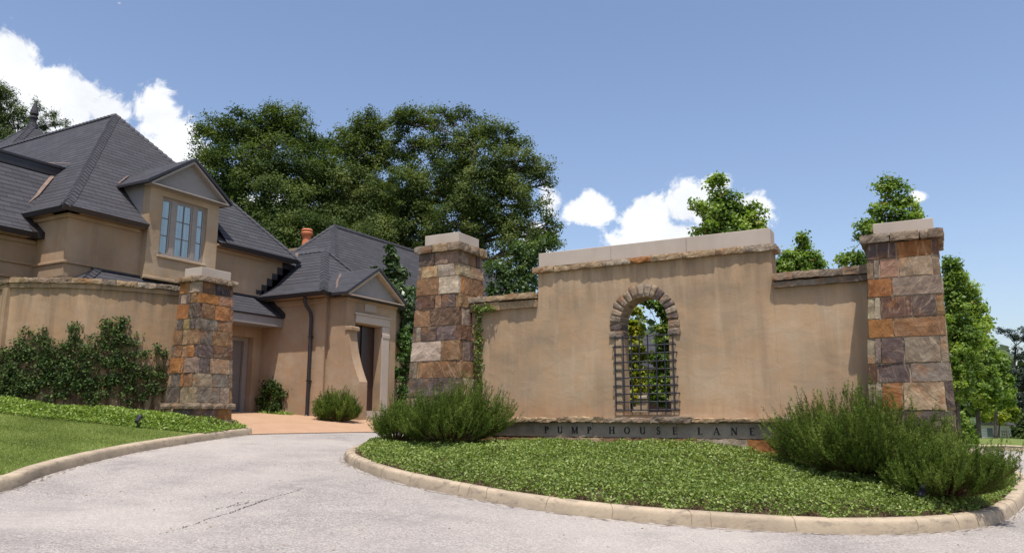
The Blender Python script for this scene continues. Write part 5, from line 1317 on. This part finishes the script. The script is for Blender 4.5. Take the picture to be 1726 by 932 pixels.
climber('tall middle climber with upright shoots on the curved wall', [(128, 570, 7), (127, 552, 5), (118, 592, 15), (106, 610, 15), (142, 600, 14), (160, 582, 15), (182, 562, 13), (180, 548, 6), (205, 556, 10), (204, 543, 5), (200, 575, 14), (135, 632, 24), (165, 625, 22), (115, 650, 22), (150, 655, 24), (190, 603, 13), (180, 645, 20)], (130, 674), 82)
climber('sparse climber nearest the left stone pillar, with brown stems showing', [(222, 575, 12), (215, 596, 14), (238, 598, 10), (262, 592, 8), (272, 594, 5), (232, 622, 18), (255, 625, 12), (212, 640, 15), (240, 650, 20), (222, 665, 18), (262, 652, 13), (270, 630, 6), (210, 612, 10)], (232, 680), 83, 17, 36)
# climber at the garage corner and creeper on the tall pillar
rng = rs(85); random.seed(85)
r0 = empty('corner_vine', (-18.0, 17.4, 1.55), 'dark climber at the inner corner by the garage door', 'vine'); C = []; st = MB()
for px, py, rr in [(458, 648, 6), (466, 656, 7), (472, 670, 8), (468, 684, 8), (450, 660, 5), (446, 674, 7), (444, 688, 9), (456, 694, 10), (470, 695, 6)]:
    c = PB(px, py, 17.40); R_ = rr*24/1321
    st.tube([(-18.0, 17.42, 1.5), (c.x, c.y+.03, (c.z+1.5)/2), (c.x, c.y, c.z)], [.012, .009, .004], 4)
    for k in range(9): p = np.array(tuple(c))+np.array([rng.normal()*R_*.6, -abs(rng.normal())*.06, rng.normal()*R_*.6]); C.append(p+rng.normal(size=(34, 3))*.075)
C = np.concatenate(C); C[:, 1] = np.minimum(C[:, 1], 17.47); leafmesh('foliage', C, .075, vine_l, r0, rng, .6, .4, .4); st.build('stem', bark_br, r0)
C = []
for k in range(60):
    a = rng.uniform(-18.35, -17.0); p = np.array([a, 17.33-abs(rng.normal())*.08, 1.62]); C.append(p+rng.normal(size=(40, 3))*np.array([.10, .06, .045]))
C = np.concatenate(C); C[:, 1] = np.minimum(C[:, 1], 17.47); C[:, 2] = np.maximum(C[:, 2], 1.55)
tag(leafmesh('ground_ivy', C, .06, jasb_l, None, rng, .6, .5, .4), 'small patch of bright ground cover below the garage corner climber', 'ground cover', kind='stuff')
r0 = empty('creeper', (-7.40, 12.3, 1.3), 'thin bright creeper climbing the joint between the tallest pillar and the low wall', 'vine'); C = []; st = MB(); pts = []
for k in range(26):
    f = k/25; z = 1.5+2.02*f; a = -7.44-.012*math.sin(k*1.3)+rng.normal()*.015; pts.append((a, 12.305, z)); 
    m = 34 if f > .1 else 16; C.append(np.array([a+.02, 12.285, z])+rng.normal(size=(m, 3))*np.array([.045, .025, .05]))
for k in range(12): C.append(np.array([-7.45+k*.035, 12.22, 3.53+.015*math.sin(k)])+rng.normal(size=(26, 3))*np.array([.04, .03, .035]))
C = np.concatenate(C); C[:, 1] = np.minimum(C[:, 1], 12.33)
leafmesh('foliage', C, .045, leafm('creeper_leaf', [(0, (.05, .09, .02)), (.6, (.12, .18, .035)), (1, (.30, .32, .08))], .3), r0, rng, .7, .2, .4); st.tube(pts, .005, 4); st.build('stem', bark_br, r0)

# ------------------------------------------------------------------ trees
# broad oaks beyond the house
G1 = 'broad dark oaks beyond the house'
tree('oak_tree', 'broad dark oak farthest left, rising behind the main roof', (V(455, 600, 42).x, V(455, 600, 42).y, 1.5),
     [lob(*l) for l in [(362, 243, 36, 42), (405, 218, 30, 42), (430, 232, 40, 43), (475, 213, 30, 43), (512, 232, 32, 43), (395, 285, 45, 41), (460, 285, 50, 42), (515, 285, 40, 42), (350, 280, 25, 41), (420, 345, 55, 41), (485, 345, 50, 41), (380, 330, 35, 42), (460, 400, 50, 41), (530, 340, 40, 43), (345, 225, 14, 42), (450, 200, 20, 43), (500, 205, 18, 43), (440, 430, 45, 40), (500, 430, 45, 40), (540, 400, 40, 40), (475, 390, 40, 40)]],
     800, 260, .60, .13, oak_l, .42, 91, G1)
tree('oak_tree', 'tall dark oak in the middle of the far group, above the terracotta chimney pot', (V(600, 600, 44).x, V(600, 600, 44).y, 1.5),
     [lob(*l) for l in [(622, 212, 22, 44), (600, 228, 22, 44), (640, 225, 18, 44), (575, 250, 28, 45), (555, 285, 34, 44), (610, 268, 38, 44), (648, 270, 26, 44), (580, 320, 44, 43), (630, 330, 46, 43), (560, 370, 45, 43), (620, 385, 50, 43), (545, 245, 16, 45), (520, 320, 25, 43), (650, 350, 36, 43), (590, 400, 50, 43), (623, 192, 10, 44), (560, 425, 45, 41), (610, 425, 45, 41), (650, 400, 40, 41), (590, 350, 40, 44)]],
     800, 255, .58, .13, oak_l2, .42, 92, G1)
tree('oak_tree', 'widest open-crowned oak at the right of the far group, with ragged outer branches', (V(760, 620, 41).x, V(760, 620, 41).y, 1.4),
     [lob(*l) for l in [(668, 208, 18, 42), (690, 205, 24, 42), (722, 200, 18, 42), (752, 200, 20, 42), (780, 195, 15, 42), (810, 222, 22, 42), (840, 228, 26, 41), (865, 252, 24, 41), (680, 250, 30, 42), (730, 250, 34, 42), (785, 248, 34, 41), (835, 275, 38, 40), (885, 282, 24, 40), (912, 290, 16, 40), (925, 284, 8, 40), (903, 268, 10, 40), (920, 312, 10, 40), (690, 310, 38, 41), (750, 310, 38, 41), (805, 330, 40, 40), (865, 325, 36, 40), (895, 350, 24, 40), (700, 370, 40, 41), (760, 375, 40, 40), (820, 385, 36, 40), (870, 385, 32, 40), (920, 385, 22, 39), (935, 405, 15, 39), (905, 415, 24, 39), (860, 425, 26, 39), (660, 390, 40, 42), (770, 300, 40, 43), (720, 340, 40, 43), (790, 365, 40, 42), (690, 420, 40, 42), (740, 425, 40, 41), (800, 430, 34, 41), (850, 300, 30, 42)]],
     1000, 215, .50, .122, oak_l2, .48, 93, G1, shell=.35, branch=1.4)
tree('leafy_tree', 'younger fresh green tree filling the gap right of the tallest pillar', (V(875, 640, 33).x, V(875, 640, 33).y, 1.2),
     [lob(*l) for l in [(838, 458, 18, 33), (860, 480, 22, 33), (885, 455, 20, 33), (905, 430, 20, 33), (890, 490, 22, 33), (835, 490, 16, 33), (875, 425, 14, 33), (925, 410, 13, 33)]],
     150, 90, .32, .14, leafm('fresh_leaf', [(0, (.035, .065, .018)), (.6, (.07, .12, .03)), (1, (.13, .18, .05))], .3), .18, 94)
# pines
tree('pine_tree', 'dark pine at the far left, behind the turret finial', (V(30, 600, 46).x, V(30, 600, 46).y, 1.5),
     [lob(*l) for l in [(8, 165, 14, 46), (4, 190, 22, 46), (30, 183, 14, 46), (22, 210, 24, 46), (60, 180, 12, 46), (48, 200, 16, 46), (78, 205, 15, 46), (95, 206, 12, 46), (108, 210, 9, 46), (62, 225, 22, 46), (15, 240, 30, 46), (-30, 180, 40, 46), (-60, 240, 50, 46), (40, 290, 50, 46)]],
     620, 110, .30, .15, pine_l, .35, 95, flat=1.0, up=.9, aspect=.3)
tree('pine_tree', 'bluish dark pine at the right edge, beyond the white outbuilding', (V(1712, 745, 46).x, V(1712, 745, 46).y, .2),
     [lob(*l) for l in [(1688, 556, 8, 46), (1702, 562, 9, 46), (1718, 566, 12, 46), (1735, 572, 16, 46), (1712, 592, 8, 46), (1728, 605, 14, 46), (1702, 625, 7, 46), (1722, 635, 16, 46), (1745, 640, 25, 46), (1712, 668, 12, 46), (1730, 690, 18, 46), (1716, 722, 14, 46), (1738, 730, 20, 46), (1750, 560, 20, 46), (1716, 700, 18, 46), (1700, 690, 12, 47), (1720, 650, 14, 47), (1708, 650, 8, 46)]],
     480, 80, .26, .15, pine_d, .2, 96, flat=.5, up=.9, aspect=.3, shell=.6)
# maples behind the sign wall
G2 = 'young maples behind the sign wall'
def mp(label, bx, by, bd, lobes, n, seed, leaf=map_l, size=.082, group=G2, nl=135, sig=.18, tr=.07, z=None, **k):
    b = V(bx, by, bd); return tree('maple_tree', label, (b.x, b.y, z if z is not None else plane(b.x, b.y)+.2), [lob(*l) for l in lobes], n, nl, sig, size, leaf, tr, seed, group, flat=.85, up=.35, **k)
mp('bright maple rising over the sign wall just right of the arch', 1228, 700, 16.5,
   [(1210, 312, 13, 16.5), (1212, 335, 15, 16.5), (1190, 358, 20, 16.5), (1222, 362, 24, 16.5), (1250, 362, 18, 16.5), (1273, 360, 13, 16.5), (1205, 392, 30, 16.5), (1245, 395, 30, 16.5), (1280, 380, 12, 16.5), (1230, 440, 40, 16.5), (1195, 500, 45, 16.5), (1250, 520, 45, 16.5), (1208, 300, 7, 16.5), (1172, 352, 7, 16.5), (1235, 345, 16, 16.5), (1262, 378, 18, 16.5)], 300, 101)
mp('small maple top between the sign wall panel and the right pillar', 1350, 720, 19,
   [(1352, 412, 9, 19), (1350, 428, 14, 19), (1330, 445, 16, 19), (1362, 446, 18, 19), (1382, 450, 9, 19), (1320, 458, 12, 19), (1345, 480, 30, 19), (1360, 520, 35, 19), (1352, 401, 4, 19), (1312, 440, 8, 19)], 190, 102)
mp('maple rising behind the right stone pillar', 1492, 720, 17,
   [(1485, 308, 11, 17), (1508, 312, 12, 17), (1495, 330, 18, 17), (1520, 335, 14, 17), (1538, 352, 10, 17), (1490, 358, 20, 17), (1525, 368, 20, 17), (1468, 375, 9, 17), (1455, 396, 11, 17), (1450, 385, 6, 17), (1472, 400, 16, 17), (1510, 410, 34, 17), (1440, 436, 11, 17), (1425, 440, 7, 17), (1455, 450, 14, 17), (1500, 470, 45, 17), (1545, 365, 8, 17), (1520, 540, 45, 17)], 230, 103)
mp('first maple beyond the right pillar, its dense crown cut by the stones', 1618, 755, 20,
   [(1600, 452, 14, 20), (1612, 470, 16, 20), (1622, 492, 18, 20), (1635, 495, 10, 20), (1612, 520, 26, 20), (1640, 520, 14, 20), (1655, 522, 9, 20), (1612, 560, 32, 20), (1635, 560, 26, 20), (1615, 610, 32, 20), (1610, 650, 26, 20), (1600, 485, 14, 20)], 320, 104, group='maples along the far lawn')
mp('middle maple of the row beyond the right pillar', 1651, 750, 25,
   [(1650, 562, 18, 25), (1640, 585, 22, 25), (1668, 585, 14, 25), (1650, 610, 30, 25), (1675, 615, 18, 25), (1640, 645, 28, 25), (1668, 645, 24, 25), (1655, 670, 26, 25), (1655, 540, 12, 25)], 260, 105, group='maples along the far lawn', size=.105, tr=.075, z=.66)
mp('farthest maple of the row, in front of the white outbuilding', 1679, 750, 31,
   [(1680, 610, 12, 31), (1690, 630, 14, 31), (1675, 645, 18, 31), (1698, 650, 12, 31), (1682, 668, 18, 31), (1695, 672, 12, 31)], 110, 106, group='maples along the far lawn', size=.12, tr=.075, z=.55)
mp('slim pale maple trunk and low crown right of the farthest maple', 1684, 750, 36,
   [(1700, 692, 10, 36), (1688, 700, 11, 36), (1676, 700, 12, 36), (1664, 702, 10, 36), (1704, 703, 7, 36)], 90, 107, leaf=mapy_l, group='maples along the far lawn', size=.12, tr=.06, z=.35)
# yellow-green trees seen through the arch
mp('yellow green tree on the left behind the arch opening', 1062, 720, 15.2,
   [(1068, 528, 9, 15.2), (1060, 548, 12, 15.2), (1070, 560, 13, 15.2), (1060, 590, 20, 15.2), (1085, 600, 13, 15.2), (1050, 620, 26, 15.2), (1080, 640, 17, 15.2), (1065, 660, 18, 15.2), (1040, 570, 20, 15.2), (1030, 640, 25, 15.2)], 190, 108, leaf=mapy_l, size=.08, group='small trees behind the arch', nl=110, sig=.12, tr=.05)
mp('fuller green tree arching over from the right behind the opening', 1128, 720, 14.8,
   [(1100, 512, 6, 14.8), (1115, 520, 9, 14.8), (1128, 535, 12, 14.8), (1122, 555, 13, 14.8), (1112, 580, 11, 14.8), (1120, 605, 16, 14.8), (1130, 640, 20, 14.8), (1108, 648, 13, 14.8), (1140, 580, 22, 14.8), (1112, 668, 13, 14.8), (1088, 508, 4, 14.8)], 180, 109, leaf=map_l, size=.08, group='small trees behind the arch', nl=110, sig=.12, tr=.05)
# magnolia and hedge beside the porch
b = V(672, 700, 26.5)
tree('magnolia_tree', 'slim glossy magnolia between the porch gable and the tallest pillar', (b.x, b.y, 1.5),
     [lob(*l) for l in [(657, 420, 5, 26.5), (658, 438, 8, 26.5), (662, 458, 11, 26.5), (664, 480, 13, 26.5), (672, 500, 16, 26.5), (678, 462, 7, 26.5), (684, 520, 20, 26.5), (690, 545, 22, 26.5), (682, 575, 22, 26.5), (690, 500, 12, 26.5), (632, 455, 5, 26.5), (640, 468, 6, 26.5)]],
     300, 80, .19, .17, mag_l, .10, 111, flat=.8, up=.5)
b = V(684, 700, 25.2)
tree(cat='shrub', name='hedge_shrub', label='tall fresh green shrub below the magnolia, behind the porch corner', base=(b.x, b.y, 1.4),
     lobes=[lob(*l) for l in [(682, 570, 14, 25.2), (690, 600, 18, 25.2), (680, 630, 16, 25.2), (690, 660, 18, 25.2), (684, 690, 18, 25.2)]], ncl=130, nleaf=70, sig=.16, lsize=.09, leaf=leafm('hedge_leaf', [(0, (.03, .07, .015)), (.7, (.07, .14, .03)), (1, (.14, .22, .05))], .3), trunk_r=.06, seed=112, flat=.9)
b = V(1622, 752, 22)
tree('lawn_shrub', 'low yellow green shrub on the far lawn beside the right pillar', (b.x, b.y, .62), [lob(*l) for l in [(1618, 712, 16, 22), (1632, 728, 14, 22), (1606, 735, 16, 22), (1625, 742, 12, 22), (1640, 740, 8, 22)]], 90, 60, .12, .07, map_l, .04, 113, flat=.8, cat='shrub')
tree('lawn_shrub', 'dark rounded shrub at the right edge, beside the white outbuilding', (V(1724, 752, 39).x, V(1724, 752, 39).y, .2), [lob(*l) for l in [(1722, 728, 11, 39), (1730, 715, 14, 39), (1719, 744, 9, 39), (1735, 740, 14, 39)]], 90, 90, .22, .13, oak_l, .05, 114, flat=.9, cat='shrub')
# dark understory closing the foot of the oaks, and a far wood round the horizon
rng = rs(121); C = []
for k in range(900):
    t = rng.uniform(-1.15, 1.25); dd = rng.uniform(95, 130); az = t; h = rng.uniform(1, 11+3*math.sin(t*9)) if t < .35 else rng.uniform(-2, 5+1.5*math.sin(t*13))
    c = np.array([math.sin(az-.5)*dd, math.cos(az-.5)*dd, h]); C.append(c+rng.normal(size=(60, 3))*np.array([2.2, 2.2, 1.5]))
C = np.concatenate(C)
o = leafmesh('far_wood', C, 1.3, far_l, None, rng, .7, .4, .4); tag(o, 'far belt of dark woodland on the horizon', 'wood', kind='stuff')
# litter of twigs and pale grit lying on the road
mb = MB(); random.seed(99)
for _ in range(260):
    a = random.uniform(-11, 2.5); b = random.uniform(3.5, 12)
    if inside(np.array([a]), np.array([b]), isl_np)[0] or not (b > 5): continue
    if dist_poly(np.array([a]), np.array([b]), lk_np, False)[0] < .3 or a < np.interp(b, lk_np[:, 1], lk_np[:, 0])+.05: continue
    s = random.uniform(.006, .018); an = random.uniform(0, 3.14); z = plane(a, b); c, sn = math.cos(an)*s, math.sin(an)*s
    mb.add([(a-c, b-sn, z+.003), (a+sn*.4, b-c*.4, z+.006), (a+c, b+sn, z+.004), (a-sn*.4, b+c*.4, z+.012)], [(0, 1, 2), (0, 2, 3), (0, 3, 1), (1, 3, 2)])
tag(mb.build('leaf_litter', simple('litter', (.22, .14, .08), .9, .1, 0, .5)), 'scattered brown leaf crumbs on the pale road', 'litter', kind='stuff')
